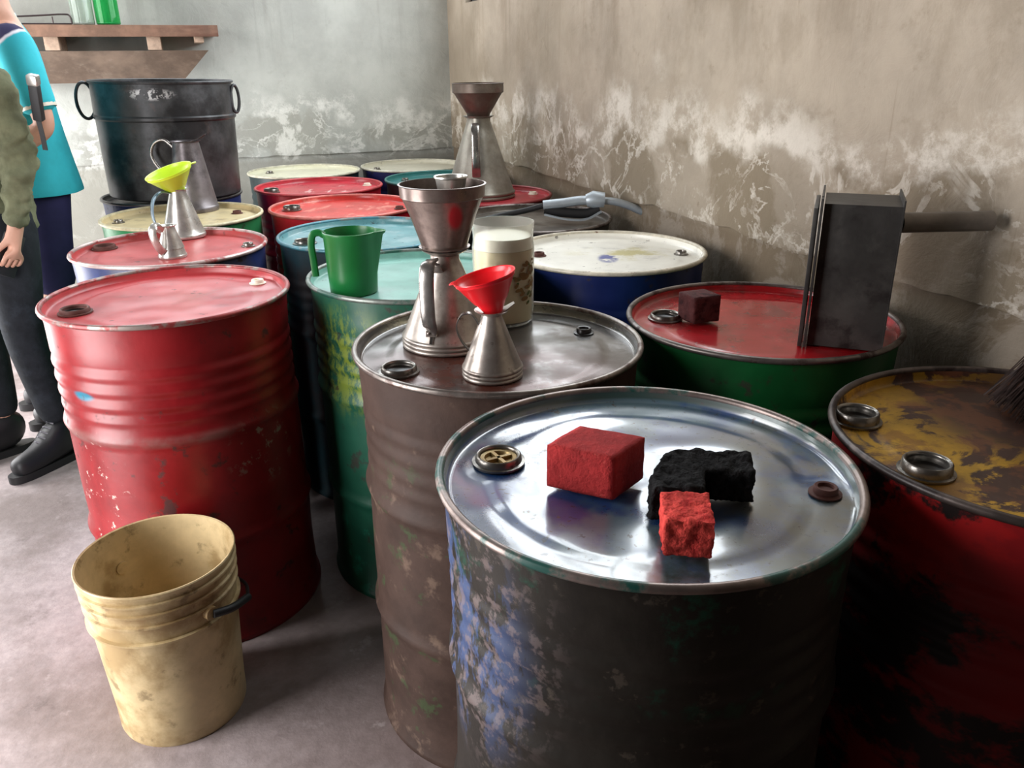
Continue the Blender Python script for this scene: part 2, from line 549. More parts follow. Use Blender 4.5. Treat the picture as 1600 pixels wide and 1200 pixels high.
GR = S(28, 22, 20)
def lidmat(name, c, rough=0.35, extra=(), metal=0.0, var=0.12, coat=0.0):
    return mat(name, c, rough, metal, layers=list(extra) + [dict(col=tuple(v * 0.45 for v in c[:3]) + (1,), scale=11, lo=0.56, hi=0.72, amount=0.5), dict(col=S(60, 42, 36), scale=26, lo=0.64, hi=0.70, amount=0.7, rough=0.6)], var=var, vscale=7, coat=coat)
def bodymat(name, c, rough=0.42, extra=(), grime=0.6, metal=0.0):
    return mat(name, c, rough, metal, layers=[dict(col=tuple(v * 0.35 for v in c[:3]) + (1,), scale=5, lo=0.5, hi=0.72, amount=grime, stretch=(1, 1, 0.5))] + list(extra) + [dict(col=S(46, 32, 28), scale=17, lo=0.60, hi=0.68, amount=0.8, rough=0.65)], var=0.15, vscale=6, bump=(40, 0.05))

drum((-0.857, 1.984), 'bright red steel drum at the front left behind the cream bucket', 
     bodymat('red_drum_paint', S(134, 15, 22), 0.36, [
        dict(col=S(30, 108, 132), solid=1.0, at=((-0.13, -0.252, 0.70), (0.03, 0.03, 0.011)), soft=0.7),
        dict(col=S(196, 168, 158), scale=42, lo=0.60, hi=0.64, at=((-0.16, -0.22, 0.44), (0.10, 0.2, 0.15)), soft=0.8, nr=0.7),
        dict(col=S(150, 138, 124), scale=30, lo=0.55, hi=0.62, at=((0.24, -0.15, 0.52), (0.07, 0.12, 0.08)), soft=0.8, amount=0.8),
        dict(col=S(120, 100, 94), scale=6, lo=0.40, hi=0.6, at=((0, 0, 0.592), (0.4, 0.4, 0.016)), soft=0.9, amount=0.55),
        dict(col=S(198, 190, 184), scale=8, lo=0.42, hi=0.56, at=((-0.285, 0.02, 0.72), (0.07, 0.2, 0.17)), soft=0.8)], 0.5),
     lidmat('red_drum_lid', S(176, 58, 62), 0.34, [dict(col=S(150, 128, 122), scale=4, lo=0.5, hi=0.62, at=((0.04, 0.02, 0.86), (0.12, 0.12, 0.1)), soft=1.2, amount=0.6)]),
     mat('red_drum_rim', S(150, 58, 58), 0.4, 0.3, layers=[dict(col=S(150, 138, 132), scale=16, lo=0.48, hi=0.6, metal=0.6)], vscale=20),
     [(-0.182, -0.112, 'rust'), (0.178, 0.150, 'white')], 1, dent=0.0026)

drum((-0.028, 1.576), 'dull brown rusty steel drum carrying the funnels and jar',
     mat('rust_brown_drum', S(66, 50, 43), 0.62, 0.1, layers=[
        dict(col=S(60, 44, 38), scale=4, lo=0.45, hi=0.65, amount=0.8, stretch=(1, 1, 0.6)),
        dict(col=S(118, 98, 84), scale=13, lo=0.56, hi=0.68, amount=0.6),
        dict(col=S(58, 74, 46), scale=16, lo=0.58, hi=0.66, amount=0.7, at=((-0.18, -0.2, 0.3), (0.25, 0.25, 0.4)), soft=0.6)], vscale=9, bump=(30, 0.12), spec=0.22),
     mat('oily_bare_steel_lid', S(118, 116, 114), 0.22, 0.75, layers=[
        dict(col=S(88, 48, 38), scale=7, lo=0.32, hi=0.5, at=((-0.06, -0.14, 0.86), (0.26, 0.15, 0.1)), soft=1.0, metal=0.15, rough=0.28),
        dict(col=S(78, 64, 56), scale=18, lo=0.5, hi=0.68, amount=0.6, metal=0.3)], vscale=12),
     mat('steel_rim_bright', S(136, 128, 122), 0.35, 0.8, layers=[dict(col=S(80, 56, 48), scale=20, lo=0.5, hi=0.64, metal=0.2)], vscale=20),
     [(-0.186, -0.129, 'open'), (0.184, 0.097, 'dark')], 2, dent=0.0030, corr=0.0011, lidbump=0.6)

drum((0.185, 1.021), 'dark steel drum nearest the camera with glossy blue-black lid',
     mat('dark_drum_paint', S(40, 36, 31), 0.48, 0.0, layers=[
        dict(col=S(30, 27, 24), scale=4, lo=0.42, hi=0.66, amount=0.8, stretch=(1, 1, 0.6)),
        dict(col=S(26, 74, 58), scale=9, lo=0.56, hi=0.64, amount=0.8, at=((0.0, -0.25, 0.80), (0.4, 0.4, 0.11)), soft=0.8),
        dict(col=S(64, 82, 122), scale=16, lo=0.48, hi=0.55, at=((-0.27, -0.12, 0.70), (0.10, 0.17, 0.17)), soft=0.9, stretch=(1, 1, 0.45), nr=0.72, amount=0.85),
        dict(col=S(128, 112, 110), scale=38, lo=0.50, hi=0.60, amount=0.55, at=((-0.26, -0.1, 0.72), (0.14, 0.22, 0.2)), soft=0.7),
        dict(col=S(96, 86, 76), scale=26, lo=0.60, hi=0.66, amount=0.35)], vscale=8, bump=(30, 0.08), spec=0.22),
     mat('oily_blue_lid', S(34, 70, 124), 0.28, 0.0, layers=[
        dict(col=S(96, 122, 128), scale=6, lo=0.44, hi=0.58, rough=0.32, amount=0.8),
        dict(col=S(38, 62, 54), scale=6, lo=0.40, hi=0.55, at=((0.0, -0.24, 0.86), (0.3, 0.09, 0.1)), soft=0.8),
        dict(col=S(96, 100, 96), scale=9, lo=0.38, hi=0.6, at=((0.22, -0.03, 0.86), (0.14, 0.22, 0.1)), soft=0.9, metal=0.3, rough=0.3),
        dict(col=S(40, 40, 40), scale=95, lo=0.60, hi=0.66, rough=0.6, amount=0.8),
        dict(col=S(26, 66, 60), solid=1.0, at=((0, 0, 0.874), (0.6, 0.6, 0.015)), soft=0.3, rough=0.5),
        dict(col=S(60, 44, 38), scale=40, lo=0.64, hi=0.69, rough=0.6)], vscale=9, ior=2.0, coat=1.0),
     mat('teal_worn_rim', S(138, 124, 118), 0.38, 0.65, layers=[dict(col=S(28, 78, 70), scale=12, lo=0.5, hi=0.6, metal=0.0)], vscale=20),
     [(-0.206, 0.048, 'plug'), (0.235, -0.057, 'smallrust')], 3, dent=0.0038, wob=0.012, lidbump=1.0, corr=0.0013, sag=0.004)

drum((0.551, 1.725), 'green steel drum with red lid under the black metal box',
     bodymat('deep_green_paint', S(14, 92, 44), 0.4, (), 0.5),
     lidmat('crimson_lid', S(186, 30, 38), 0.25, [dict(col=S(112, 40, 34), scale=8, lo=0.5, hi=0.64, amount=0.6)], coat=0.4), None,
     [(-0.202, 0.045, 'open'), (0.244, -0.03, 'white')], 4, dent=0.002)

drum((0.784, 1.100), 'red and black drum with peeling yellow rusty lid at right edge',
     mat('peeling_red_drum', S(36, 28, 27), 0.5, 0.0, layers=[
        dict(col=S(176, 28, 30), scale=7, lo=0.47, hi=0.54, at=((0.0, -0.2, 0.84), (0.5, 0.5, 0.12)), soft=0.8),
        dict(col=S(150, 24, 30), scale=5, lo=0.47, hi=0.56, amount=0.9, stretch=(1, 1, 1.4))], vscale=8, bump=(30, 0.1), spec=0.3),
     mat('yellow_rust_lid', S(204, 156, 40), 0.36, 0.0, layers=[
        dict(col=S(66, 40, 30), scale=9, lo=0.49, hi=0.55, dist=0.6, rough=0.5),
        dict(col=S(62, 38, 30), scale=5, lo=0.22, hi=0.42, at=((0.13, 0.11, 0.86), (0.27, 0.20, 0.1)), soft=0.7, rough=0.5),
        dict(col=S(112, 66, 40), scale=16, lo=0.5, hi=0.6, amount=0.6)], vscale=14, bump=(30, 0.1)),
     mat('dark_rim', S(96, 86, 82), 0.42, 0.6, layers=[dict(col=S(40, 28, 26), scale=16, lo=0.45, hi=0.6, metal=0.1)], vscale=20),
     [(-0.228, 0.100, 'ring'), (-0.200, -0.077, 'ring')], 5, dent=0.002)

drum((0.289, 2.414), 'navy blue steel drum with stained white lid by right wall',
     bodymat('navy_paint', S(20, 36, 92), 0.36, (), 0.5),
     lidmat('white_lid', S(250, 248, 238), 0.3, [
        dict(col=S(200, 190, 120), scale=7, lo=0.46, hi=0.6, at=((0.05, 0.04, 0.86), (0.14, 0.09, 0.1)), soft=0.9, amount=0.8),
        dict(col=S(104, 112, 168), scale=24, lo=0.38, hi=0.52, at=((0.0, -0.03, 0.86), (0.028, 0.05, 0.1)), soft=0.6)], var=0.05),
     mat('cream_rim', S(214, 206, 188), 0.42, 0.1, layers=[dict(col=S(120, 84, 66), scale=20, lo=0.58, hi=0.66)], vscale=20),
     [(-0.203, 0.012, 'smallrust'), (0.225, 0.01, 'small')], 6)

drum((-0.254, 2.165), 'green steel drum with pale teal lid under the green jug',
     bodymat('bottle_green_paint', S(24, 84, 64), 0.42, [
        dict(col=S(138, 152, 44), scale=42, lo=0.44, hi=0.56, at=((-0.16, -0.235, 0.70), (0.12, 0.13, 0.12)), soft=1.1, stretch=(1, 1, 0.45), amount=0.7, nr=0.75),
        dict(col=S(30, 120, 96), scale=14, lo=0.56, hi=0.62, amount=0.8, at=((-0.16, -0.2, 0.12), (0.2, 0.2, 0.15)), soft=0.6)], 0.6),
     lidmat('pale_teal_lid', S(124, 176, 164), 0.36), 
     mat('grey_green_rim', S(128, 134, 128), 0.4, 0.5, layers=[dict(col=S(40, 84, 72), scale=14, lo=0.5, hi=0.6, metal=0)], vscale=20),
     [(0.19, 0.09, 'small')], 7)

drum((-0.482, 2.729), 'dark teal steel drum with pale blue lid behind the green jug',
     bodymat('dark_teal_paint', S(26, 56, 64), 0.42, [dict(col=S(50, 44, 44), scale=4, lo=0.42, hi=0.6, at=((-0.1, -0.2, 0.55), (0.4, 0.4, 0.3)), amount=0.8)], 0.6),
     lidmat('pale_blue_lid', S(104, 156, 162), 0.3, [dict(col=S(160, 186, 190), scale=8, lo=0.5, hi=0.62, amount=0.6)]), 
     mat('blue_rim', S(70, 124, 138), 0.4, 0.3, layers=[dict(col=S(130, 130, 126), scale=14, lo=0.5, hi=0.6, metal=0.4)], vscale=20),
     [(-0.190, -0.079, 'open'), (0.21, 0.07, 'small')], 8)

m_redbody = bodymat('bright_red_paint', S(184, 20, 40), 0.38, (), 0.4)
drum((-0.664, 3.296), 'red drum with scuffed orange-red lid just behind the pale blue lid', m_redbody,
     lidmat('scuffed_red_lid', S(206, 62, 56), 0.32, [dict(col=S(228, 140, 124), scale=13, lo=0.54, hi=0.62, amount=0.8, stretch=(1, 0.5, 1))]),
     mat('pinkish_rim', S(206, 110, 100), 0.4, 0.1, vscale=20), [(-0.213, 0.011, 'ring'), (0.220, 0.011, 'smallrust')], 9)
drum((-0.890, 3.881), 'red drum with pinkish-red lid and pale slanting scuffs', m_redbody,
     lidmat('pink_red_lid', S(196, 52, 66), 0.3, [dict(col=S(232, 180, 176), scale=16, lo=0.55, hi=0.60, at=((0.05, 0.0, 0.86), (0.17, 0.13, 0.1)), soft=0.5, stretch=(1, 0.25, 1))]),
     mat('crimson_rim', S(190, 66, 72), 0.4, 0.1, vscale=20), [(-0.203, -0.080, 'ring'), (0.205, 0.111, 'white')], 10)
drum((-1.094, 4.459), 'dark drum with cream lid against back wall, left of the pair', 
     bodymat('blackish_green_paint', S(22, 44, 48), 0.42), lidmat('cream_lid', S(226, 224, 198), 0.4, var=0.05), mat('pale_rim', S(206, 202, 180), 0.4, 0.1, vscale=20), [(-0.2, 0.05, 'small')], 11)
drum((-0.531, 4.664), 'navy drum with dusty cream lid in the back corner', 
     bodymat('dark_navy_paint', S(30, 30, 86), 0.42), lidmat('dusty_cream_lid', S(208, 204, 184), 0.45, var=0.05), mat('dusty_rim', S(200, 196, 178), 0.45, 0.1, vscale=20), [(-0.2, -0.05, 'small')], 12)
drum((-0.321, 4.106), 'dark drum with deep teal lid behind the large galvanised funnel', 
     bodymat('charcoal_paint', S(40, 44, 46), 0.45), lidmat('deep_teal_lid', S(44, 118, 116), 0.35), mat('teal_rim', S(58, 120, 116), 0.4, 0.2, vscale=20), [(-0.2, 0.05, 'small')], 13)
drum((-0.113, 3.547), 'dark red drum by the wall carrying the tallest measuring can', 
     bodymat('dark_red_paint', S(110, 24, 30), 0.42), lidmat('dull_red_lid', S(184, 52, 62), 0.35), mat('dull_red_rim', S(150, 54, 58), 0.4, 0.2, vscale=20), [(0.215, 0.108, 'white')], 14)
drum((0.076, 2.981), 'dark drum with bare grey lid under the fuel nozzle', 
     bodymat('sooty_paint', S(44, 40, 38), 0.5), mat('grey_oily_lid', S(112, 106, 98), 0.35, 0.4, layers=[dict(col=S(62, 52, 44), scale=7, lo=0.42, hi=0.62, amount=0.8)], vscale=10), None, [(-0.1, -0.2, 'small')], 15)
drum((-1.070, 2.552), 'blue drum with faded red lid under the lime green funnel', 
     mat('blue_drum_paint', S(34, 50, 104), 0.4, 0, layers=[dict(col=S(60, 60, 62), scale=4, lo=0.42, hi=0.62, amount=0.7), dict(col=S(40, 30, 28), scale=17, lo=0.6, hi=0.68)], vscale=6),
     lidmat('faded_red_lid', S(184, 74, 74), 0.36), mat('bright_worn_rim', S(196, 176, 172), 0.35, 0.4, layers=[dict(col=S(160, 60, 58), scale=12, lo=0.5, hi=0.6, metal=0)], vscale=20), [(-0.235, 0.05, 'rust'), (0.222, 0.066, 'small')], 16)
drum((-1.243, 3.122), 'green drum with stained cream lid under the dark measuring can', 
     bodymat('leaf_green_paint', S(40, 124, 74), 0.4, (), 0.4), lidmat('stained_cream_lid', S(214, 196, 152), 0.42, [dict(col=S(150, 128, 96), scale=8, lo=0.54, hi=0.66, amount=0.7)], var=0.08), mat('cream_worn_rim', S(218, 206, 170), 0.42, 0.1, vscale=20), [(-0.225, -0.055, 'small'), (0.165, 0.123, 'smallrust')], 17)
drum((-1.491, 3.665), 'dark blue steel drum hidden under the big black pot', 
     bodymat('midnight_blue_paint', S(36, 52, 104), 0.42), mat('black_lid', S(44, 42, 42), 0.4, 0.2), mat('black_steel_rim', S(92, 90, 90), 0.35, 0.6), [(-0.2, 0.05, 'small')], 18)
LID = 0.8583

# ------------------------------------------------------------------ measuring cans and funnels
m_galv = mat('galvanised_steel', S(176, 168, 160), 0.34, 0.75, layers=[dict(col=S(96, 80, 70), scale=9, lo=0.48, hi=0.68, amount=0.6, metal=0.4), dict(col=S(70, 56, 48), scale=30, lo=0.60, hi=0.68, amount=0.6)], vscale=16)
m_galv_dark = mat('oily_brown_tin', S(128, 112, 104), 0.32, 0.7, layers=[dict(col=S(70, 52, 46), scale=7, lo=0.42, hi=0.64, amount=0.8, metal=0.3)], vscale=14)
m_tin = mat('bright_tin', S(198, 196, 190), 0.3, 0.7, layers=[dict(col=S(140, 132, 122), scale=9, lo=0.5, hi=0.66, amount=0.5)], vscale=16)
m_can_dark = mat('tarnished_tin', S(122, 116, 118), 0.38, 0.6, layers=[dict(col=S(52, 46, 46), scale=8, lo=0.45, hi=0.65, amount=0.7)], vscale=12)
m_strap = mat('polished_strap_steel', S(150, 146, 142), 0.25, 0.85, vscale=20)

def open_cone(rb, rn, h, neck, lip, ribs=2, th=0.0012, base_h=0.02):
    """outer profile of a conical measuring can with a ribbed base, then back down the inside"""
    p = [(0.0, 0.002), (rb * 0.97, 0.0)]
    z = 0.0
    for k in range(ribs):
        s = base_h / ribs
        p += [(rb, z + s * 0.15), (rb * 1.012, z + s * 0.5), (rb, z + s * 0.85), (rb * 0.975, z + s)]
        z += s
    p += [(rb * 0.965, z + 0.001)]
    n = 6
    for i in range(1, n + 1):
        t = i / n
        p.append((rb * 0.965 + (rn - rb * 0.965) * t, z + (h - z) * t))
    p += [(rn, h + neck)]
    p += [(lip, h + neck + (lip - rn) * 0.55), (lip + 0.0015, h + neck + (lip - rn) * 0.55 + 0.002), (lip - 0.001, h + neck + (lip - rn) * 0.55 + 0.002)]
    p += [(rn - th, h + neck), (rn - th, h), (rb * 0.9, 0.03), (0.0, 0.025)]
    return p

def strap_handle(bm, pts, width, th, side):
    sweep(bm, spline(pts, 8), rect(th, width), up=None if side is None else side)

def funnel_prof(rt, rs, rn, zs, zt, stem, th=0.0015):
    """rim radius rt at zt, shoulder zs, throat rn at 0, stem below"""
    return [(rn * 0.75, -stem), (rn, 0.0), (rs, zs), (rt, zs + 0.004), (rt, zt - 0.002), (rt + 0.0025, zt), (rt - th, zt + 0.001), (rt - th * 2, zs + 0.006), (rs - th * 2, zs + 0.001), (rn - th, 0.0), (rn * 0.75 - th, -stem)]

# big can on the brown drum
bc = F(-0.132, 1.618)
t = thing('measuring_can', 'large galvanised conical measuring can on the brown drum, big steel funnel in its neck', 'can', (bc[0], bc[1], LID), YAW, 'conical oil measuring cans')
lathe_obj('body', open_cone(0.094, 0.029, 0.178, 0.010, 0.046, 3, base_h=0.026), m_galv, t, 56, sharp=50)
bm = bmesh.new()
sweep(bm, spline([(-0.016, -0.030, 0.158), (-0.022, -0.052, 0.184), (-0.028, -0.078, 0.182), (-0.030, -0.094, 0.150), (-0.030, -0.098, 0.105), (-0.028, -0.092, 0.065), (-0.026, -0.079, 0.050)], 8), circ(0.0035, 12, 0.0155), up=(-0.25, -0.8, 0.5))
h_ = build('handle', bm, m_strap, t, sharp=30)
bm = bmesh.new()
box(bm, (-0.026, -0.083, 0.047), (0.022, 0.003, 0.013), Matrix.Rotation(-0.35, 3, 'X'))
for s in (-0.006, 0.006):
    bmesh.ops.create_uvsphere(bm, u_segments=8, v_segments=6, radius=0.003, matrix=Matrix.Translation((-0.026 + s, -0.085, 0.048)))
build('rivet_plate', bm, m_galv, h_, sharp=40)
bm = bmesh.new()
sweep(bm, [(-0.026, -0.0845, 0.041), (-0.028, -0.0895, 0.027)], rect(0.002, 0.006), up=(0, -1, 0))
build('seam', bm, m_strap, t, smooth=False)

t = thing('metal_funnel', 'large oily steel funnel standing in the big can on brown drum', 'funnel', (bc[0], bc[1], LID + 0.198), YAW)
lathe_obj('cone', [(0.018, -0.03), (0.026, 0.0), (0.050, 0.004), (0.0515, 0.007), (0.046, 0.008), (0.050, 0.022), (0.066, 0.070), (0.0795, 0.103), (0.083, 0.105), (0.084, 0.127), (0.0865, 0.129), (0.0825, 0.1295), (0.0815, 0.106), (0.078, 0.1025), (0.048, 0.022), (0.024, 0.002), (0.016, -0.03)], 
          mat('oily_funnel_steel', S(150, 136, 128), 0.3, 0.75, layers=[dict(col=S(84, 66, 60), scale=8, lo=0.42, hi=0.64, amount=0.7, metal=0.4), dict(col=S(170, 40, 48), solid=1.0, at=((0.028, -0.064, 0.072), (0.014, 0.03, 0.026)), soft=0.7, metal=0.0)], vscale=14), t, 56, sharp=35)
t = thing('strainer_cup', 'small grey metal strainer cup resting in the mouth of the large steel funnel', 'strainer', (bc[0] + 0.022, bc[1] + 0.012, LID + 0.198 + 0.088), YAW)
lathe_obj('cup', [(0.0, 0.0), (0.022, 0.0), (0.031, 0.048), (0.034, 0.050), (0.0335, 0.053), (0.030, 0.052), (0.021, 0.003), (0.0, 0.003)], m_tin, t, 32, sharp=40)

# small can with the red plastic funnel
sc = F(-0.036, 1.426)
t = thing('measuring_can', 'small galvanised conical can at front of brown drum, red funnel on top', 'can', (sc[0], sc[1], LID), YAW, 'conical oil measuring cans')
lathe_obj('body', open_cone(0.0565, 0.0185, 0.116, 0.003, 0.030, 3, base_h=0.022), m_galv, t, 48, sharp=50)
bm = bmesh.new()
# pouring lip to the right
sweep(bm, [(0.012, 0, 0.120), (0.030, 0.002, 0.131), (0.042, 0.004, 0.139)], rect(0.0018, 0.020), up=(-0.4, 0, 1), scale=[1.6, 1.3, 0.8])
build('pouring_lip', bm, m_galv, t, sharp=30)
bm = bmesh.new()
pts = spline([(-0.022, 0.0, 0.098), (-0.036, -0.002, 0.120), (-0.054, -0.004, 0.119), (-0.064, -0.004, 0.098), (-0.058, -0.003, 0.074), (-0.046, -0.002, 0.055), (-0.038, 0.0, 0.048)], 8)
rings = []
for (p, tt, n, b) in frames(pts, (0, 1, 0)):
    # strap: wide along Y, thin across the loop
    rings.append([bm.verts.new(p + n * sy * 0.0065 + b * sb * 0.001) for sy, sb in ((-1, -1), (1, -1), (1, 1), (-1, 1))])
for A, B in zip(rings, rings[1:]):
    for i in range(4):
        bm.faces.new((A[i], A[(i + 1) % 4], B[(i + 1) % 4], B[i]))
bm.faces.new(rings[0]); bm.faces.new(rings[-1])
build('handle', bm, m_strap, t, sharp=35)

def plastic_funnel(label, loc, rt, rn, h, stem, m, tilt, tab_ang, cone_d):
    t = thing('plastic_funnel', label, 'funnel', loc, tilt)
    lathe_obj('cone', [(rn * 0.6, -stem), (rn, 0.0), (rn * 1.12, 0.003), (rt * 0.94, h * 0.86), (rt * 0.98, h * 0.9), (rt, h), (rt * 1.025, h + 0.001), (rt * 1.02, h + 0.003), (rt * 0.975, h + 0.002), (rt * 0.95, h * 0.9), (rt * 0.90, h * 0.84), (rn * 0.95, 0.003), (rn * 0.85, 0.0), (rn * 0.5, -stem)], m, t, 48, sharp=35)
    bm = bmesh.new()
    c, s = math.cos(tab_ang), math.sin(tab_ang)
    pts = [(c * rt * 0.99, s * rt * 0.99, h), (c * rt * 1.12, s * rt * 1.12, h), (c * rt * 1.22, s * rt * 1.22, h - 0.001)]
    sweep(bm, pts, rect(0.003, 0.014), up=(0, 0, 1), scale=[1, 1, 0.75])
    build('hanging_tab', bm, m, t, sharp=35)
    return t
m_redpl = mat('red_plastic', S(236, 30, 40), 0.3, 0, var=0.05, vscale=6)
plastic_funnel('bright red plastic funnel tilted on the small galvanised can', (sc[0], sc[1], LID + 0.143), 0.056, 0.028, 0.046, 0.02, m_redpl, (0.0, -0.24, YAW), PI - 0.25, 0)

# tallest can by the wall
tc = F(-0.128, 3.60)
t = thing('measuring_can', 'tall dull grey measuring can with dark funnel by the right wall', 'can', (tc[0], tc[1], LID), YAW, 'conical oil measuring cans')
m_greycan = mat('dull_grey_tin', S(158, 156, 146), 0.38, 0.55, layers=[dict(col=S(112, 104, 90), scale=5, lo=0.42, hi=0.62, amount=0.6)], vscale=10)
lathe_obj('body', open_cone(0.150, 0.050, 0.315, 0.012, 0.064, 2, base_h=0.03), m_greycan, t, 56, sharp=50)
bm = bmesh.new()
sweep(bm, spline([(-0.010, -0.052, 0.285), (-0.010, -0.095, 0.310), (-0.010, -0.130, 0.285), (-0.010, -0.142, 0.21), (-0.010, -0.140, 0.14), (-0.010, -0.122, 0.10)], 8), circ(0.004, 12, 0.0175), up=(0, -1, 0.4))
build('handle', bm, m_strap, t, sharp=30)
t = thing('metal_funnel', 'dark rusty metal funnel on the tall can by the right wall', 'funnel', (tc[0], tc[1], LID + 0.345), YAW)
lathe_obj('cone', funnel_prof(0.107, 0.100, 0.050, 0.080, 0.120, 0.04), mat('rusty_funnel', S(104, 92, 82), 0.45, 0.5, layers=[dict(col=S(84, 40, 34), scale=6, lo=0.48, hi=0.62, amount=0.6, metal=0.1), dict(col=S(50, 44, 38), scale=7, lo=0.42, hi=0.62, amount=0.7)], vscale=12), t, 48, sharp=35)

# dark can on the green drum with cream lid
dc = F(-1.272, 3.330)
t = thing('measuring_can', 'tarnished dark measuring can with round loop handle on cream-lidded green drum', 'can', (dc[0], dc[1], LID), YAW, 'conical oil measuring cans')
lathe_obj('body', open_cone(0.092, 0.050, 0.262, 0.004, 0.056, 1, base_h=0.022), m_can_dark, t, 48, sharp=50)
bm = bmesh.new()
sweep(bm, [(0.02, -0.01, 0.268), (0.062, -0.012, 0.280), (0.088, -0.014, 0.297)], rect(0.002, 0.05), up=(-0.4, 0, 1), scale=[1.5, 1.0, 0.3])
build('pouring_lip', bm, m_can_dark, t, sharp=30)
bm = bmesh.new()
sweep(bm, spline([(-0.048, 0, 0.245), (-0.085, 0, 0.275), (-0.125, 0, 0.262), (-0.142, 0, 0.222), (-0.125, 0, 0.175), (-0.090, 0, 0.140), (-0.070, 0, 0.120)], 8), circ(0.0065, 10), up=(0, 1, 0))
build('handle', bm, m_strap, t)

# can with the lime funnel and the tiny can, both on the faded red lid
lc = F(-1.118, 2.791)
t = thing('measuring_can', 'bright tin measuring can on faded red lid, lime funnel on top', 'can', (lc[0], lc[1], LID), YAW, 'conical oil measuring cans')
lathe_obj('body', open_cone(0.071, 0.028, 0.146, 0.010, 0.034, 1, base_h=0.014), m_tin, t, 48, sharp=50)
m_bluestrap = mat('blue_grey_strap', S(96, 118, 134), 0.3, 0.7, vscale=20)
bm = bmesh.new()
pts = spline([(-0.80 * q, -0.60 * q, z) for q, z in ((0.026, 0.150), (0.056, 0.154), (0.082, 0.130), (0.092, 0.088), (0.086, 0.050), (0.066, 0.022))], 8)
sweep(bm, pts, circ(0.019, 12, 0.003), up=(-0.60, 0.80, 0))
build('handle', bm, m_bluestrap, t, sharp=35)
plastic_funnel('lime green plastic funnel tilted on the tin can at left', (lc[0], lc[1], LID + 0.160), 0.077, 0.028, 0.062, 0.02, mat('lime_plastic', S(196, 226, 52), 0.32, 0, var=0.05), (0.22, -0.24, YAW), 0.3, 0)
yc = F(-1.035, 2.470)
t = thing('measuring_can', 'smallest tin measuring can with strap handle at the edge of faded red lid', 'can', (yc[0], yc[1], LID), YAW, 'conical oil measuring cans')
lathe_obj('body', open_cone(0.042, 0.020, 0.088, 0.006, 0.024, 1, base_h=0.01), m_tin, t, 36, sharp=50)
bm = bmesh.new()
sweep(bm, spline([(-0.012, -0.018, 0.082), (-0.020, -0.036, 0.102), (-0.026, -0.052, 0.096), (-0.024, -0.058, 0.070), (-0.016, -0.052, 0.040), (-0.008, -0.040, 0.022)], 8), circ(0.003, 12, 0.0115), up=(0, -1, 0.5))
build('handle', bm, m_tin, t, sharp=35)

# ------------------------------------------------------------------ jar of oil, green jug
jc = F(-0.016, 1.772)
t = thing('plastic_jar', 'cloudy plastic jar of pale yellow oil with brown flower decoration on brown drum', 'jar', (jc[0], jc[1], LID), YAW)
T = NT('cloudy_plastic')
T.b.inputs['Base Color'].default_value = S(250, 249, 242)
T.b.inputs['Roughness'].default_value = 0.25
T.b.inputs['Transmission Weight'].default_value = 0.9
T.b.inputs['IOR'].default_value = 1.15
m_clear = T.m
lathe_obj('jar_wall', [(0.0, 0.0), (0.058, 0.0), (0.064, 0.006), (0.0665, 0.03), (0.0685, 0.17), (0.066, 0.182), (0.066, 0.196), (0.068, 0.215), (0.0685, 0.224), (0.067, 0.224), (0.0655, 0.215), (0.0635, 0.196), (0.0635, 0.182), (0.066, 0.17), (0.064, 0.03), (0.062, 0.008), (0.0, 0.005)], m_clear, t, 48, sharp=60)
m_oil = mat('pale_yellow_oil', S(232, 222, 186), 0.25, 0, var=0.06, layers=[dict(col=S(168, 150, 96), scale=7, lo=0.5, hi=0.7, amount=0.5)])
lathe_obj('oil', [(0.0, 0.007), (0.0605, 0.010), (0.0625, 0.03), (0.0648, 0.168), (0.0, 0.168)], m_oil, t, 40, sharp=50)
lathe_obj('foam', [(0.0648, 0.1685), (0.0622, 0.182), (0.0622, 0.194), (0.040, 0.197), (0.0, 0.196)], mat('white_foam', S(254, 253, 240), 0.5, 0, var=0.04), t, 40, sharp=50)
m_flower = mat('brown_flower_print', S(128, 96, 48), 0.5, 0, layers=[dict(col=S(72, 92, 42), scale=40, lo=0.5, hi=0.55)])
random.seed(3)
bm = bmesh.new()
for (pa, pz, n) in ((-0.80, 0.128, 9), (-0.62, 0.105, 9), (-1.0, 0.100, 6), (-0.72, 0.072, 6), (-0.5, 0.13, 5)):
    for k in range(n):
        a = pa + random.uniform(-0.22, 0.22); z = pz + random.uniform(-0.018, 0.018)
        rr = random.uniform(0.004, 0.0105); ang = random.uniform(0, 6.28)
        R0 = 0.0688
        vs = []
        for q in range(8):
            th_ = 2 * PI * q / 8
            u = rr * math.cos(th_) * math.cos(ang) - 0.5 * rr * math.sin(th_) * math.sin(ang)
            w = rr * math.cos(th_) * math.sin(ang) + 0.5 * rr * math.sin(th_) * math.cos(ang)
            vs.append(bm.verts.new((R0 * math.cos(a + u / R0), R0 * math.sin(a + u / R0), z + w)))
        bm.faces.new(vs)
o = build('flower_print', bm, m_flower, t, smooth=False); o['kind'] = 'stuff'

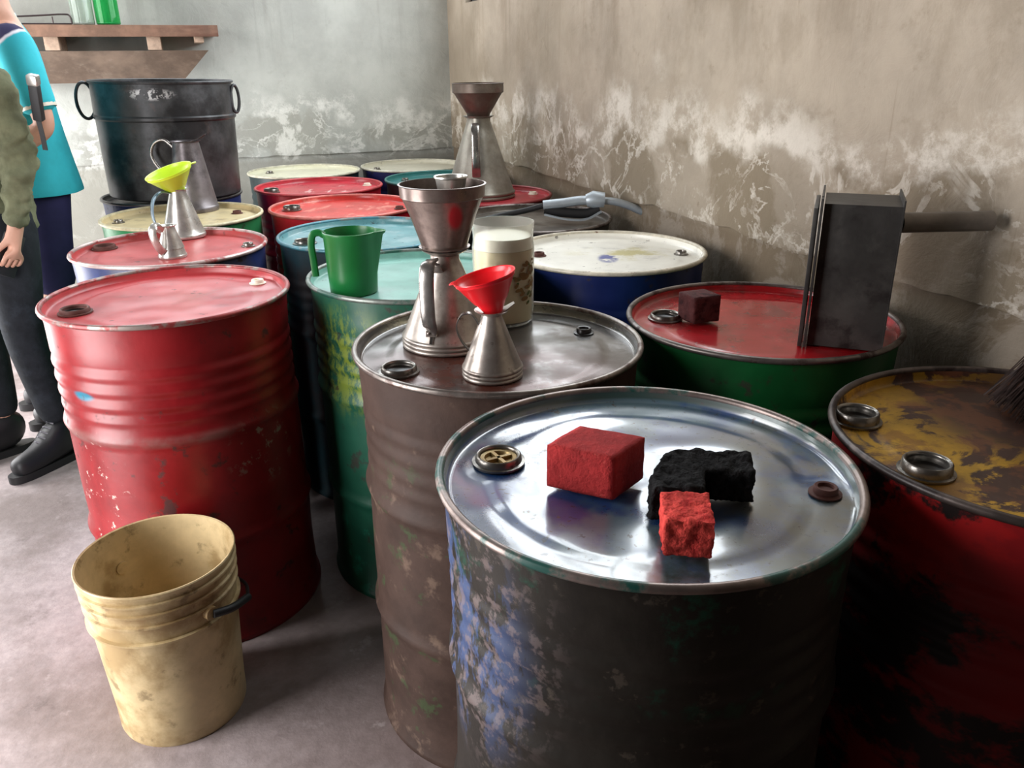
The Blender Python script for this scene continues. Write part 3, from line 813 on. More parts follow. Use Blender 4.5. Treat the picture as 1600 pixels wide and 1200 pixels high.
gc = F(-0.402, 2.035)
t = thing('plastic_jug', 'dark green plastic jug with handle and spout on pale teal lid', 'jug', (gc[0], gc[1], LID), YAW)
m_green = mat('green_plastic', S(22, 112, 52), 0.35, 0, var=0.12, vscale=5)
bm = bmesh.new()
lathe(bm, [(0.0, 0.0), (0.056, 0.0), (0.060, 0.004), (0.0625, 0.05), (0.066, 0.148), (0.0685, 0.152), (0.0685, 0.157), (0.066, 0.158), (0.0635, 0.148), (0.060, 0.05), (0.057, 0.006), (0.0, 0.004)], 56)
for v in bm.verts:      # the spout, pulled out of the rim on the right
    a = math.atan2(v.co.y, v.co.x)
    w = max(0, 1 - abs(a - 0.05) / 0.45) * max(0, (v.co.z - 0.115) / 0.043)
    r = math.hypot(v.co.x, v.co.y)
    if r > 0.05:
        k = 1 + 0.34 * w * w * (3 - 2 * w) if w < 1 else 1.34
        v.co.x *= k; v.co.y *= k
build('body', bm, m_green, t, sharp=50)
bm = bmesh.new()
sweep(bm, spline([(-0.062, -0.008, 0.148), (-0.075, -0.010, 0.155), (-0.090, -0.012, 0.150), (-0.096, -0.012, 0.125), (-0.094, -0.012, 0.085), (-0.092, -0.012, 0.045)], 8), circ(0.0055, 8, 0.009), up=(0, 1, 0))
build('handle', bm, m_green, t)

# ------------------------------------------------------------------ fuel nozzle and hose
nz = F(0.255, 2.97)
t = thing('fuel_nozzle', 'grey metal fuel nozzle with black grip lying on a drum by the wall', 'nozzle', (nz[0], nz[1], LID + 0.012), YAW - 0.05)
m_alu = mat('grey_cast_aluminium', S(188, 198, 206), 0.4, 0.5, var=0.1)
m_rub = mat('black_rubber', S(26, 26, 28), 0.55)
bm = bmesh.new()
sweep(bm, spline([(-0.135, 0, 0.050), (-0.06, 0, 0.058), (0.0, 0, 0.066), (0.06, 0, 0.066)], 6), circ(0.017, 14, 0.020), up=(0, 0, 1), scale=None)
build('nozzle_body', bm, m_alu, t)
bm = bmesh.new()
sweep(bm, [(0.02, 0, 0.066), (0.045, 0, 0.070), (0.085, 0, 0.068)], circ(0.031, 16), up=(0, 0, 1), scale=[0.7, 1.0, 0.85])
build('valve_housing', bm, m_alu, t)
bm = bmesh.new()
sweep(bm, spline([(0.07, 0, 0.066), (0.12, 0, 0.062), (0.17, 0, 0.048), (0.225, 0, 0.024)], 6), circ(0.0135, 14), up=(0, 0, 1), scale=None)
sp = build('spout', bm, m_alu, t)
bm = bmesh.new()
sweep(bm, [(0.222, 0, 0.0255), (0.229, 0, 0.0222)], circ(0.011, 12), up=(0, 0, 1))
build('spout_mouth', bm, m_rub, sp)
bm = bmesh.new()
sweep(bm, spline([(-0.13, 0, 0.036), (-0.06, 0, 0.024), (0.02, 0, 0.020), (0.07, 0, 0.034)], 6), circ(0.018, 12, 0.015), up=(0, 0, 1))
build('grip', bm, m_rub, t)
bm = bmesh.new()
sweep(bm, spline([(-0.13, -0.020, 0.020), (-0.05, -0.028, 0.004), (0.02, -0.028, 0.004), (0.075, -0.02, 0.03)], 6), rect(0.006, 0.012), up=(0, 0, 1))
build('trigger_guard', bm, m_alu, t, sharp=30)
bm = bmesh.new()
hp = [F3(0.118, 2.985, LID + 0.058), F3(0.05, 2.99, LID + 0.040), F3(-0.06, 2.98, LID + 0.020), F3(-0.12, 2.91, LID + 0.013), F3(-0.10, 2.81, LID + 0.012), F3(-0.02, 2.76, LID + 0.012)]
sweep(bm, spline(hp, 8), circ(0.0105, 10))
tag(build('fuel_hose', bm, m_rub, None), 'thin black hose running from the fuel nozzle across its drum lid', 'hose')

# ------------------------------------------------------------------ blocks on the lids
def jitter(bm, amp, freq, seed):
    bm.normal_update()
    mv = []
    for v in bm.verts:
        d = noise.noise(v.co * freq + Vector((seed, seed * 2, 0))) + 0.5 * noise.noise(v.co * freq * 2.7 + Vector((0, seed, 3)))
        mv.append(v.normal * d * amp)
    for v, q in zip(bm.verts, mv):
        v.co += q

def block(name, label, cat, corner, cx, cy, h, m, amp=0.0008, freq=60, seed=1, cuts=10, r=0.003, holder=None):
    """a block given by its near corner and the two base corners beside it"""
    c, a, b = (Vector(F3(p[0], p[1], LID + 0.0045)) for p in (corner, cx, cy))
    u, w = a - c, b - c
    bm = bmesh.new()
    vs = box(bm, (0.5, 0.5, 0.5), (1, 1, 1))
    bmesh.ops.subdivide_edges(bm, edges=list(bm.edges), cuts=cuts, use_grid_fill=True)
    for v in bm.verts:
        p = v.co.copy()
        v.co = u * p.x + w * p.y + Vector((0, 0, h * p.z))
    # soften the corners
    ctr = (u + w) / 2 + Vector((0, 0, h / 2))
    bmesh.ops.smooth_vert(bm, verts=list(bm.verts), factor=0.5, use_axis_x=True, use_axis_y=True, use_axis_z=True)
    jitter(bm, amp, freq, seed)
    lo = min(v.co.z for v in bm.verts)
    for v in bm.verts:
        v.co.z -= lo
    o = build(name, bm, m, None, sharp=80)
    o.location = c
    return tag(o, label, cat)
m_redsoap = mat('dusty_red_pigment', S(176, 52, 52), 0.85, 0, layers=[dict(col=S(140, 36, 40), scale=30, lo=0.5, hi=0.65, amount=0.6), dict(col=S(206, 96, 88), scale=70, lo=0.6, hi=0.68, amount=0.5)], vscale=20, bump=(160, 0.35), spec=0.2)
block('pigment_block', 'large squared dusty red block on the glossy blue lid', 'block', (0.131, 0.941), (0.182, 1.003), (0.044, 0.983), 0.064, m_redsoap, 0.0012, 45, 4)
m_sponge = mat('coral_red_sponge', S(240, 84, 76), 0.9, 0, layers=[dict(col=S(172, 34, 38), scale=60, lo=0.48, hi=0.62, amount=0.7)], vscale=30, bump=(120, 0.8), spec=0.15)
block('pigment_block', 'small crumbly coral-red block at the front of glossy blue lid', 'block', (0.230, 0.803), (0.238, 0.872), (0.173, 0.810), 0.047, m_sponge, 0.0030, 90, 8, cuts=16)
m_maroon = mat('maroon_pigment', S(92, 52, 52), 0.8, 0, layers=[dict(col=S(60, 32, 34), scale=40, lo=0.5, hi=0.62)], vscale=30, bump=(120, 0.4), spec=0.2)
block('pigment_block', 'dark maroon cube beside the bung on the crimson lid', 'block', (0.399, 1.708), (0.462, 1.731), (0.374, 1.762), 0.060, m_maroon, 0.0012, 60, 2)
# black crumbly lump: an L of two joined pieces
m_blk = mat('black_crumbly_pigment', S(34, 33, 34), 0.9, 0, layers=[dict(col=S(16, 15, 16), scale=50, lo=0.48, hi=0.6)], vscale=40, bump=(140, 1.0), spec=0.2)
bm = bmesh.new()
L2 = [(-0.066, -0.046), (0.000, -0.046), (0.012, 0.004), (0.078, -0.006), (0.082, 0.040), (-0.030, 0.052), (-0.062, 0.000)]
bot = [bm.verts.new((x, y, 0)) for x, y in L2]
top = [bm.verts.new((x * 0.95, y * 0.95, 0.046 + 0.008 * (i in (4, 5)))) for i, (x, y) in enumerate(L2)]
bm.faces.new(bot[::-1]); bm.faces.new(top)
for i in range(len(L2)):
    j = (i + 1) % len(L2)
    bm.faces.new((bot[i], bot[j], top[j], top[i]))
bmesh.ops.triangulate(bm, faces=list(bm.faces))
bmesh.ops.subdivide_edges(bm, edges=list(bm.edges), cuts=9, use_grid_fill=True)
bmesh.ops.subdivide_edges(bm, edges=[e for e in bm.edges if e.calc_length() > 0.006], cuts=1, use_grid_fill=True)
for k in range(3):
    bmesh.ops.smooth_vert(bm, verts=list(bm.verts), factor=0.5, use_axis_x=True, use_axis_y=True, use_axis_z=True)
jitter(bm, 0.0055, 62, 5)
lo = min(v.co.z for v in bm.verts)
for v in bm.verts:
    v.co.z = max(v.co.z, 0.0)
o = build('pigment_lump', bm, m_blk, None, sharp=80)
p = F(0.238, 0.940); o.location = (p[0], p[1], LID + 0.004); o.rotation_euler = (0, 0, YAW)
tag(o, 'black crumbly L-shaped lump beside the red block on glossy blue lid', 'lump')

# ------------------------------------------------------------------ black metal box with pipe handle
bx = F(0.585, 1.578)
t = thing('metal_box', 'upright black metal box with pipe handle on the crimson lid', 'box', (bx[0], bx[1], LID + 0.003), YAW - 0.37)
m_box = mat('sooty_black_steel', S(60, 58, 56), 0.5, 0.3, layers=[dict(col=S(86, 84, 80), scale=6, lo=0.5, hi=0.68, amount=0.6), dict(col=S(40, 36, 35), scale=10, lo=0.5, hi=0.66)], vscale=10, bump=(30, 0.1))
BXW, BXD, BXH = 0.138, 0.150, 0.284
bm = bmesh.new()      # five-sided tray, open on the left, with thin sheet walls
box(bm, (BXW / 2 + 0.018, BXD / 2, BXH / 2), (BXW, BXD, BXH))
rem = [f for f in bm.faces if f.normal.x < -0.5 or abs(f.calc_center_median().x - 0.018) < 1e-4]
bmesh.ops.delete(bm, geom=rem, context='FACES_ONLY')
bmesh.ops.recalc_face_normals(bm, faces=bm.faces)
bmesh.ops.solidify(bm, geom=list(bm.faces), thickness=0.002)
build('box_body', bm, m_box, t, smooth=False)
bm = bmesh.new()      # flange frame around the open side
for c, s in (((0.0135, -0.004, BXH / 2), (0.004, 0.026, BXH + 0.022)), ((0.0135, BXD + 0.004, BXH / 2 + 0.002), (0.004, 0.026, BXH + 0.022))):
    box(bm, c, s)
for c, s in (((0.0135, BXD / 2, 0.008), (0.004, BXD - 0.018, 0.014)), ((0.0135, BXD / 2, BXH + 0.006), (0.004, BXD - 0.018, 0.014))):
    box(bm, c, s)
for v in bm.verts:
    v.co.z = max(v.co.z, 0.0)
build('flange_frame', bm, m_box, t, smooth=False)
bm = bmesh.new()
box(bm, (0.004, BXD / 2 - 0.002, BXH / 2 - 0.004), (0.008, BXD + 0.024, BXH - 0.006))
bev(bm, 0.0015)
build('cover_plate', bm, m_box, t, sharp=40)
bm = bmesh.new()
box(bm, (BXW + 0.0195, BXD / 2, BXH / 2 + 0.006), (0.003, BXD + 0.010, BXH + 0.012))
build('end_plate', bm, m_box, t, smooth=False)
bm = bmesh.new()
sweep(bm, [(BXW + 0.02, BXD * 0.42, 0.244), (BXW + 0.09, BXD * 0.42 + 0.03, 0.2445), (BXW + 0.185, BXD * 0.42 + 0.064, 0.246)], circ(0.0195, 20), up=(0, 0, 1), cap=False)
geo = list(bm.faces)
bmesh.ops.recalc_face_normals(bm, faces=geo)
bmesh.ops.solidify(bm, geom=geo, thickness=0.002)
build('pipe_handle', bm, mat('dull_pipe_steel', S(124, 118, 112), 0.45, 0.4, vscale=14), t, sharp=50)

# ------------------------------------------------------------------ broom on the yellow drum
br = F(0.85, 1.225)
t = thing('broom', 'dark bristle broom head resting on the yellow drum at right edge', 'broom', (br[0], br[1], LID + 0.004), YAW)
m_brist = mat('dark_bristle', S(58, 42, 38), 0.6, 0, var=0.3, vscale=60)
bm = bmesh.new()
random.seed(11)
for k in range(520):
    tip = Vector((random.uniform(-0.055, 0.10), random.uniform(-0.085, 0.06), random.uniform(0, 0.012)))
    root = Vector((0.150 + random.gauss(0, 0.016), 0.03 + random.gauss(0, 0.02), 0.235))
    mid = tip.lerp(root, 0.5) + Vector((random.uniform(-0.012, 0.004), random.uniform(-0.01, 0.01), 0.012))
    sweep(bm, [tip, mid, root], circ(0.0011, 3), cap=False)
o = build('bristles', bm, m_brist, t, smooth=False); o['kind'] = 'stuff'
bm = bmesh.new()
sweep(bm, [(0.146, 0.03, 0.225), (0.156, 0.03, 0.255), (0.172, 0.03, 0.285)], circ(0.034, 14), scale=[1.0, 0.9, 0.45])
build('binding', bm, mat('dark_twine', S(70, 52, 44), 0.8, vscale=40), t)
bm = bmesh.new()
sweep(bm, [(0.165, 0.03, 0.27), (0.25, -0.10, 0.62)], circ(0.012, 12))
build('stick', bm, mat('worn_broom_stick', S(128, 96, 66), 0.7, vscale=20), t)

# ------------------------------------------------------------------ cream bucket
bk = F(-0.783, 1.522)
t = thing('plastic_bucket', 'grubby cream plastic bucket standing on the floor before the red drum', 'bucket', (bk[0], bk[1], 0), YAW)
m_cream = mat('grubby_cream_plastic', S(208, 186, 142), 0.42, 0, layers=[
    dict(col=S(150, 122, 76), scale=6, lo=0.44, hi=0.62, amount=0.75), dict(col=S(104, 82, 50), scale=15, lo=0.56, hi=0.68, amount=0.65),
    dict(col=S(138, 100, 56), scale=9, lo=0.40, hi=0.6, at=((0.12, -0.08, 0.345), (0.14, 0.2, 0.035)), soft=0.9, amount=0.7)], vscale=10, var=0.1)
H = 0.415
def rr(z):
    return 0.137 + (0.160 - 0.137) * z / H
P = [(0.0, 0.006), (0.128, 0.006), (0.131, 0.0), (0.137, 0.0), (0.1395, 0.008)]
for z in (0.06, 0.14, 0.22, 0.29):
    P.append((rr(z), z))
for zr, w in ((0.292, 0.0085), (0.335, 0.006), (0.364, 0.006), (0.390, 0.006)):
    P += [(rr(zr), zr - 0.004), (rr(zr) + w, zr - 0.003), (rr(zr) + w, zr + 0.0015), (rr(zr) + 0.001, zr + 0.003)]
P += [(rr(0.405) + 0.001, 0.403), (0.1645, 0.405), (0.1655, 0.413), (0.1635, 0.4155), (0.1595, 0.414), (rr(0.385) - 0.003, 0.385), (rr(0.2) - 0.003, 0.20), (0.132, 0.012), (0.0, 0.010)]
lathe_obj('pail', P, m_cream, t, 72, sharp=35)
bm = bmesh.new()
def bp(a, r, z):
    return (r * math.cos(math.radians(a)), r * math.sin(math.radians(a)), z)
sweep(bm, spline([bp(-33, 0.172, 0.322), bp(-20, 0.186, 0.316), bp(-2, 0.190, 0.302)], 6), circ(0.009, 10))
sweep(bm, spline([bp(-2, 0.190, 0.302), bp(30, 0.172, 0.276), bp(65, 0.164, 0.262), bp(95, 0.163, 0.262), bp(125, 0.166, 0.282), bp(147, 0.172, 0.322)], 6), circ(0.004, 8))
o = build('bail_handle', bm, m_rub, t)
for a in (-33, 147):
    bm = bmesh.new()
    sweep(bm, [bp(a, 0.148, 0.322), bp(a, 0.1705, 0.322)], circ(0.015, 14))
    build('handle_lug', bm, m_cream, t)

# ------------------------------------------------------------------ black pot with ring handles
pc = F(-1.460, 3.640)
t = thing('cauldron', 'big black metal pot with ring handles under the wooden shelf', 'pot', (pc[0], pc[1], DH + 0.006), (0, math.radians(1.1), YAW))
m_pot = mat('sooty_pot_steel', S(78, 79, 81), 0.42, 0.55, layers=[
    dict(col=S(30, 29, 30), scale=5, lo=0.42, hi=0.62, amount=0.8), dict(col=S(96, 84, 80), scale=9, lo=0.58, hi=0.7, amount=0.5),
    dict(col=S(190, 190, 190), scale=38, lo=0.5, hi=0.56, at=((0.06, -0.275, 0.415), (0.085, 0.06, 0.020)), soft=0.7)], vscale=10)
lathe_obj('pot_wall', [(0.0, 0.0), (0.262, 0.0), (0.268, 0.006), (0.272, 0.15), (0.275, 0.310), (0.2815, 0.316), (0.2825, 0.326), (0.278, 0.332), (0.277, 0.452), (0.283, 0.454), (0.2845, 0.460), (0.281, 0.464), (0.275, 0.462), (0.272, 0.330), (0.262, 0.02), (0.0, 0.012)], m_pot, t, 72, sharp=30)
for s in (-1, 1):
    bm = bmesh.new()
    cxp = s * 0.297; dirv = Vector((s * 0.88, -0.47 if s < 0 else 0.10, 0)).normalized()
    base_ = dirv * 0.280
    tang = Vector((-dirv.y, dirv.x, 0))
    wd, ht, out, zc = (0.034, 0.070, 0.018, 0.385) if s < 0 else (0.014, 0.055, 0.010, 0.390)
    ring = [base_ + dirv * (out + wd * math.cos(a)) + tang * (0.012 * math.cos(a)) + Vector((0, 0, zc + ht * math.sin(a))) for a in [2 * PI * i / 32 for i in range(32)]]
    sweep(bm, ring, circ(0.0065, 8), closed=True, cap=False, up=None)
    build('ring_handle', bm, m_pot, t)
# ------------------------------------------------------------------ shelf on the back wall
m_wood = mat('reddish_old_wood', S(128, 96, 78), 0.75, 0, layers=[dict(col=S(92, 58, 44), scale=9, lo=0.5, hi=0.66, amount=0.7, stretch=(0.15, 1, 1)), dict(col=S(164, 128, 104), scale=14, lo=0.56, hi=0.68, amount=0.5, stretch=(0.15, 1, 1))], vscale=14)
m_wood_end = mat('pale_cut_wood', S(176, 150, 130), 0.8, vscale=30)
m_trapezoid = mat('mottled_brown', S(120, 102, 88), 0.85, 0, layers=[dict(col=S(88, 72, 60), scale=4, lo=0.45, hi=0.65, amount=0.7), dict(col=S(150, 134, 120), scale=9, lo=0.56, hi=0.7, amount=0.5)], vscale=8)
t = thing('wall_shelf', 'rough wooden wall shelf with sloping brown trapezoid above the black pot', 'shelf', (-0.60, WB - 0.001, 1.562), 0)
sh_y = -0.31
bm = bmesh.new()
box(bm, (-0.04, sh_y / 2, 0.004), (1.60, -sh_y, 0.040))
bev(bm, 0.003)
build('plank', bm, m_wood, t, sharp=40)
bm = bmesh.new()
box(bm, (-0.04, sh_y - 0.010, 0.0), (1.62, 0.020, 0.052))
bev(bm, 0.003)
build('front_edge', bm, m_wood, t, sharp=40)
for x in (-0.55, 0.02, 0.467, 0.676):
    bm = bmesh.new()
    box(bm, (x, -0.158, -0.0515), (0.062 if x < 0.6 else 0.045, 0.30, 0.067 if x < 0.6 else 0.034))
    bev(bm, 0.003)
    o = build('bracket_joist', bm, m_wood_end, t, sharp=40)
    if x > 0.6:
        o.location.z = 0.0165
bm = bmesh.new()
poly = [(-0.80, -0.088), (0.715, -0.088), (0.572, -0.235), (-0.62, -0.235)]  # flat brown trapezoid sloping back to the wall below the joists
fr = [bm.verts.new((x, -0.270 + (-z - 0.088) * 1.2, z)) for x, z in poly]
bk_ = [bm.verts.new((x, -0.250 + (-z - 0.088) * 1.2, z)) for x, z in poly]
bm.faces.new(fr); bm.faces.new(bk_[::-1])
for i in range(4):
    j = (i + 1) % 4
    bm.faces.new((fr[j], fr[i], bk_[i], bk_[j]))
build('brown_trapezoid', bm, m_trapezoid, t, smooth=False)

def glass(name, col, tint):
    T = NT(name)
    T.b.inputs['Base Color'].default_value = col
    T.b.inputs['Roughness'].default_value = 0.06
    T.b.inputs['Transmission Weight'].default_value = tint
    T.b.inputs['IOR'].default_value = 1.3
    return T.m
SHZ = 1.562 + 0.0268
def bottle(label, x, y, r, h, m):
    t = thing('bottle', label, 'bottle', (x, y, SHZ), 0)
    lathe_obj('glass_wall', [(0.0, 0.003), (r * 0.85, 0.0), (r, 0.006), (r, h * 0.62), (r * 0.93, h * 0.70), (r * 0.45, h * 0.82), (r * 0.36, h * 0.86), (r * 0.36, h * 0.985), (r * 0.42, h), (r * 0.3, h), (r * 0.28, h * 0.86), (r * 0.85, h * 0.69), (r * 0.93, h * 0.6), (r * 0.93, 0.01), (0.0, 0.008)], m, t, 36, sharp=50)
    lathe_obj('cap', [(0.0, h + 0.001), (r * 0.46, h + 0.001), (r * 0.48, h + 0.003), (r * 0.48, h + 0.02), (r * 0.44, h + 0.022), (0, h + 0.022)], m_capwhite, t, 20)
m_clearglass = glass('clear_bottle_glass', S(226, 236, 228), 0.9)
m_greenglass = glass('green_bottle_plastic', S(60, 196, 110), 0.75)
bottle('clear glass bottle standing on the wooden wall shelf', -0.432, WB - 0.25, 0.050, 0.27, m_clearglass)
bottle('green see-through bottle standing on the wooden wall shelf', -0.323, WB - 0.25, 0.054, 0.30, m_greenglass)
t = thing('wire_rack', 'thin dark wire rack lying on the left of the wall shelf', 'rack', (-0.62, WB - 0.27, SHZ), 0)
m_wire = mat('dark_wire', S(70, 60, 60), 0.45, 0.6)
bm = bmesh.new()
sweep(bm, spline([(-0.20, 0, 0.030), (0.0, 0, 0.040), (0.11, 0, 0.046), (0.135, 0, 0.038), (0.14, 0, 0.004)], 6), circ(0.004, 8))
build('upper_wire', bm, m_wire, t)
bm = bmesh.new()
sweep(bm, [(-0.20, 0, 0.0045), (0.14, 0, 0.0045)], circ(0.004, 8))
build('lower_wire', bm, m_wire, t)
for x in (-0.12, 0.06):
    bm = bmesh.new()
    sweep(bm, [(x, 0, 0.005), (x, 0, 0.036)], circ(0.003, 8))
    build('cross_wire', bm, m_wire, t)

# ------------------------------------------------------------------ people
def skin(name, verts, edges, radii, m, parent, levels=2, root=0):
    me = bpy.data.meshes.new(name)
    me.from_pydata([Vector(v) for v in verts], edges, [])
    o = link(name, me, m, parent)
    md = o.modifiers.new('skin', 'SKIN')
    md.use_smooth_shade = True
    for i, r in enumerate(radii):
        k = me.skin_vertices[0].data[i]
        k.radius = (r, r) if not isinstance(r, (tuple, list)) else r
        k.use_root = (i == root)
    sd = o.modifiers.new('subdivision', 'SUBSURF')
    sd.levels = sd.render_levels = levels
    return o

class Sk:
    def __init__(self):
        self.v, self.e, self.r = [], [], []
    def add(self, p, r, link_to=None):
        self.v.append(tuple(p)); self.r.append(r)
        if link_to is not None:
            self.e.append((link_to, len(self.v) - 1))
        return len(self.v) - 1
    def chain(self, start, pts):
        for p, r in pts:
            start = self.add(p, r, start)
        return start

def lerp(a, b, t):
    return tuple(a[i] + (b[i] - a[i]) * t for i in range(3))

def person(label, loc, rot, H, J, skin_m, hair_m, top_m, leg_m, boot_m, sleeve, legs_to, top_extra, grip):
    """J: joints in local space (facing +Y, left is -X): sh, el, wr, kn, an for 'l' and 'r'"""
    k = H / 1.75
    t = thing('person', label, 'person', loc, rot)
    Z = lambda z: z * k
    b = Sk()
    pel = b.add((0, 0, Z(0.96)), 0.108 * k)
    wa = b.add((0, 0.005, Z(1.10)), 0.115 * k, pel)
    ch = b.add((0, 0.0, Z(1.28)), 0.128 * k, wa)
    ub = b.add((0, -0.012, Z(1.42)), 0.095 * k, ch)
    nk = b.add((0, 0.0, Z(1.50)), 0.052 * k, ub)
    jw = b.add((0, 0.020, Z(1.575)), 0.062 * k, nk)
    hd = b.add((0, 0.022, Z(1.645)), 0.085 * k, jw)
    cr = b.add((0, 0.005, Z(1.700)), 0.070 * k, hd)
    nose = b.add((0, 0.118, Z(1.628)), 0.013 * k, hd)
    chin = b.add((0, 0.075, Z(1.555)), 0.030 * k, jw)
    for s in (-1, 1):
        b.add((s * 0.088, 0.010, Z(1.632)), 0.016 * k, hd)
    for sd in ('l', 'r'):
        s = -1 if sd == 'l' else 1
        sh, el, wr = J['sh' + sd], J['el' + sd], J['wr' + sd]
        c0 = b.add(lerp((0, -0.012, Z(1.42)), sh, 0.55), 0.062 * k, ub)
        e = b.chain(c0, [(sh, 0.056 * k), (lerp(sh, el, 0.5), 0.047 * k), (el, 0.039 * k), (lerp(el, wr, 0.35), 0.039 * k), (wr, 0.026 * k)])
        d = (Vector(wr) - Vector(el)).normalized()
        inn = Vector((-s, 0, 0)); inn = (inn - d * inn.dot(d)).normalized()       # towards the body
        acr = d.cross(inn).normalized()
        palm = Vector(wr) + d * 0.045 * k
        pm = b.add(palm, (0.030 * k, 0.020 * k), e)
        pk = b.add(palm + d * 0.035 * k, (0.034 * k, 0.017 * k), pm)
        for q, (off, ln) in enumerate(((-0.027, 0.064), (-0.009, 0.074), (0.010, 0.069), (0.028, 0.054))):
            r0 = palm + d * 0.05 * k + acr * off * k
            cur = 0.55 if grip == sd else 0.25
            p1 = r0 + (d * math.cos(cur) + inn * math.sin(cur)) * ln * 0.45 * k
            p2 = p1 + (d * math.cos(cur * 2.2) + inn * math.sin(cur * 2.2)) * ln * 0.33 * k
            p3 = p2 + (d * math.cos(cur * 3.2) + inn * math.sin(cur * 3.2)) * ln * 0.26 * k
            b.chain(pk, [(r0, 0.0092 * k), (p1, 0.0085 * k), (p2, 0.0078 * k), (p3, 0.0068 * k)])
        th0 = palm - acr * 0.030 * k + d * 0.0 * k
        b.chain(pm, [(th0, 0.0125 * k), (th0 - acr * 0.020 * k + d * 0.028 * k + inn * 0.012 * k, 0.0105 * k), (th0 - acr * 0.022 * k + d * 0.052 * k + inn * 0.024 * k, 0.0085 * k)])
        hp, kn, an, to = (s * 0.085 * k, 0, Z(0.88)), J['kn' + sd], J['an' + sd], J['to' + sd]
        e = b.chain(pel, [(hp, 0.070 * k), (lerp(hp, kn, 0.5), 0.074 * k), (kn, 0.054 * k), (lerp(kn, an, 0.35), 0.054 * k), (an, 0.037 * k)])
        b.chain(e, [(lerp(an, to, 0.5)[:2] + (0.045 * k,), 0.034 * k), (to[:2] + (0.032 * k,), 0.026 * k)])
    body = skin('body', b.v, b.e, b.r, skin_m, t)
    for s in (-1, 1):
        bm = bmesh.new()
        bmesh.ops.create_uvsphere(bm, u_segments=12, v_segments=8, radius=0.012 * k)
        o = build('eye', bm, m_capwhite, t); o.location = (s * 0.032 * k, 0.095 * k, Z(1.648))
    hs = Sk()
    a = hs.add((0, -0.006, Z(1.690)), 0.092 * k); a = hs.add((0, 0.018, Z(1.716)), 0.076 * k, a)
    hs.add((0, -0.040, Z(1.650)), 0.066 * k, 0)
    skin('hair', hs.v, hs.e, hs.r, hair_m, t)
    # upper garment
    if sleeve == 'short':
        bm = bmesh.new()
        rings = []
        for z, rx, ry, cy in ((0.885, 0.192, 0.160, 0.0), (0.89, 0.195, 0.163, 0.0), (1.02, 0.176, 0.146, 0.004), (1.16, 0.168, 0.132, 0.006), (1.29, 0.172, 0.124, 0.006), (1.37, 0.166, 0.110, 0.002), (1.415, 0.142, 0.094, -0.002), (1.45, 0.100, 0.078, 0.0), (1.475, 0.070, 0.066, 0.004), (1.50, 0.064, 0.062, 0.006)):
            rings.append([bm.verts.new((rx * k * math.cos(2 * PI * q / 36), cy + ry * k * math.sin(2 * PI * q / 36) * (1 + 0.03 * math.sin(q * 1.7 + z * 9)), Z(z))) for q in range(36)])
        for A, B in zip(rings, rings[1:]):
            for q in range(36):
                bm.faces.new((A[q], A[(q + 1) % 36], B[(q + 1) % 36], B[q]))
        top = build('polo_shirt', bm, top_m, t, sharp=70)
        md = top.modifiers.new('subdivision', 'SUBSURF'); md.levels = md.render_levels = 1
        for sd in ('l', 'r'):
            sh, el = J['sh' + sd], J['el' + sd]
            g = Sk()
            a = g.add(lerp((0, 0.0, Z(1.40)), sh, 0.5), 0.072 * k)
            g.chain(a, [(sh, 0.072 * k), (lerp(sh, el, 0.35), 0.070 * k), (lerp(sh, el, 0.65), 0.066 * k), (lerp(sh, el, 0.86), 0.064 * k)])
            skin('sleeve', g.v, g.e, g.r, top_m, t)
    else:
        g = Sk()
        ex = top_extra
        p0 = g.add((0, 0, Z(0.79)), 0.166 * k + ex)
        p1 = g.add((0, 0.004, Z(1.02)), 0.156 * k + ex, p0)
        p2 = g.add((0, 0.006, Z(1.20)), 0.136 * k + ex, p1)
        p2b = g.add((0, 0.020, Z(1.33)), 0.098 * k + ex, p2)
        p3 = g.add((0, 0.018, Z(1.415)), 0.068 * k + ex, p2b)
        g.add((0, -0.008, Z(1.485)), 0.066 * k + ex * 0.5, p3)
        for sd in ('l', 'r'):
            sh, el, wr = J['sh' + sd], J['el' + sd], J['wr' + sd]
            c0 = g.add(lerp((0, -0.012, Z(1.41)), sh, 0.6), 0.070 * k + ex, p3)
            pts = [(sh, 0.066 * k + ex), (lerp(sh, el, 0.5), 0.060 * k + ex)]
            if sleeve == 'long':
                pts += [(lerp(sh, el, 0.8), 0.056 * k + ex), (el, 0.050 * k + ex), (lerp(el, wr, 0.5), 0.045 * k + ex), (lerp(el, wr, 0.95), 0.036 * k + ex)]
            else:
                pts += [(lerp(sh, el, 0.84), 0.061 * k + ex)]
            g.chain(c0, pts)
        top = skin('jacket' if sleeve == 'long' else 'polo_shirt', g.v, g.e, g.r, top_m, t, levels=3, root=2)
    if sleeve == 'long':
        tx = bpy.data.textures.new('cloth_folds', 'CLOUDS'); tx.noise_scale = 0.05
        dm = top.modifiers.new('folds', 'DISPLACE'); dm.texture = tx; dm.strength = 0.045; dm.mid_level = 0.5
    # trousers or shorts
    g = Sk()
    p0 = g.add((0, 0, Z(0.97)), 0.140 * k)
    p1 = g.add((0, 0, Z(1.07)), 0.128 * k, p0)
    for sd in ('l', 'r'):
        s = -1 if sd == 'l' else 1
        hp, kn, an = (s * 0.092 * k, 0, Z(0.86)), J['kn' + sd], J['an' + sd]
        pts = [(hp, 0.104 * k), (lerp(hp, kn, 0.55), 0.090 * k)]
        if legs_to == 'ankle':
            pts += [(kn, 0.072 * k), (lerp(kn, an, 0.4), 0.069 * k), (lerp(kn, an, 0.85), 0.060 * k)]
        else:
            pts += [(lerp(hp, kn, 0.98), 0.092 * k)]
        g.chain(p0, pts)
    skin('trousers' if legs_to == 'ankle' else 'shorts', g.v, g.e, g.r, leg_m, t)
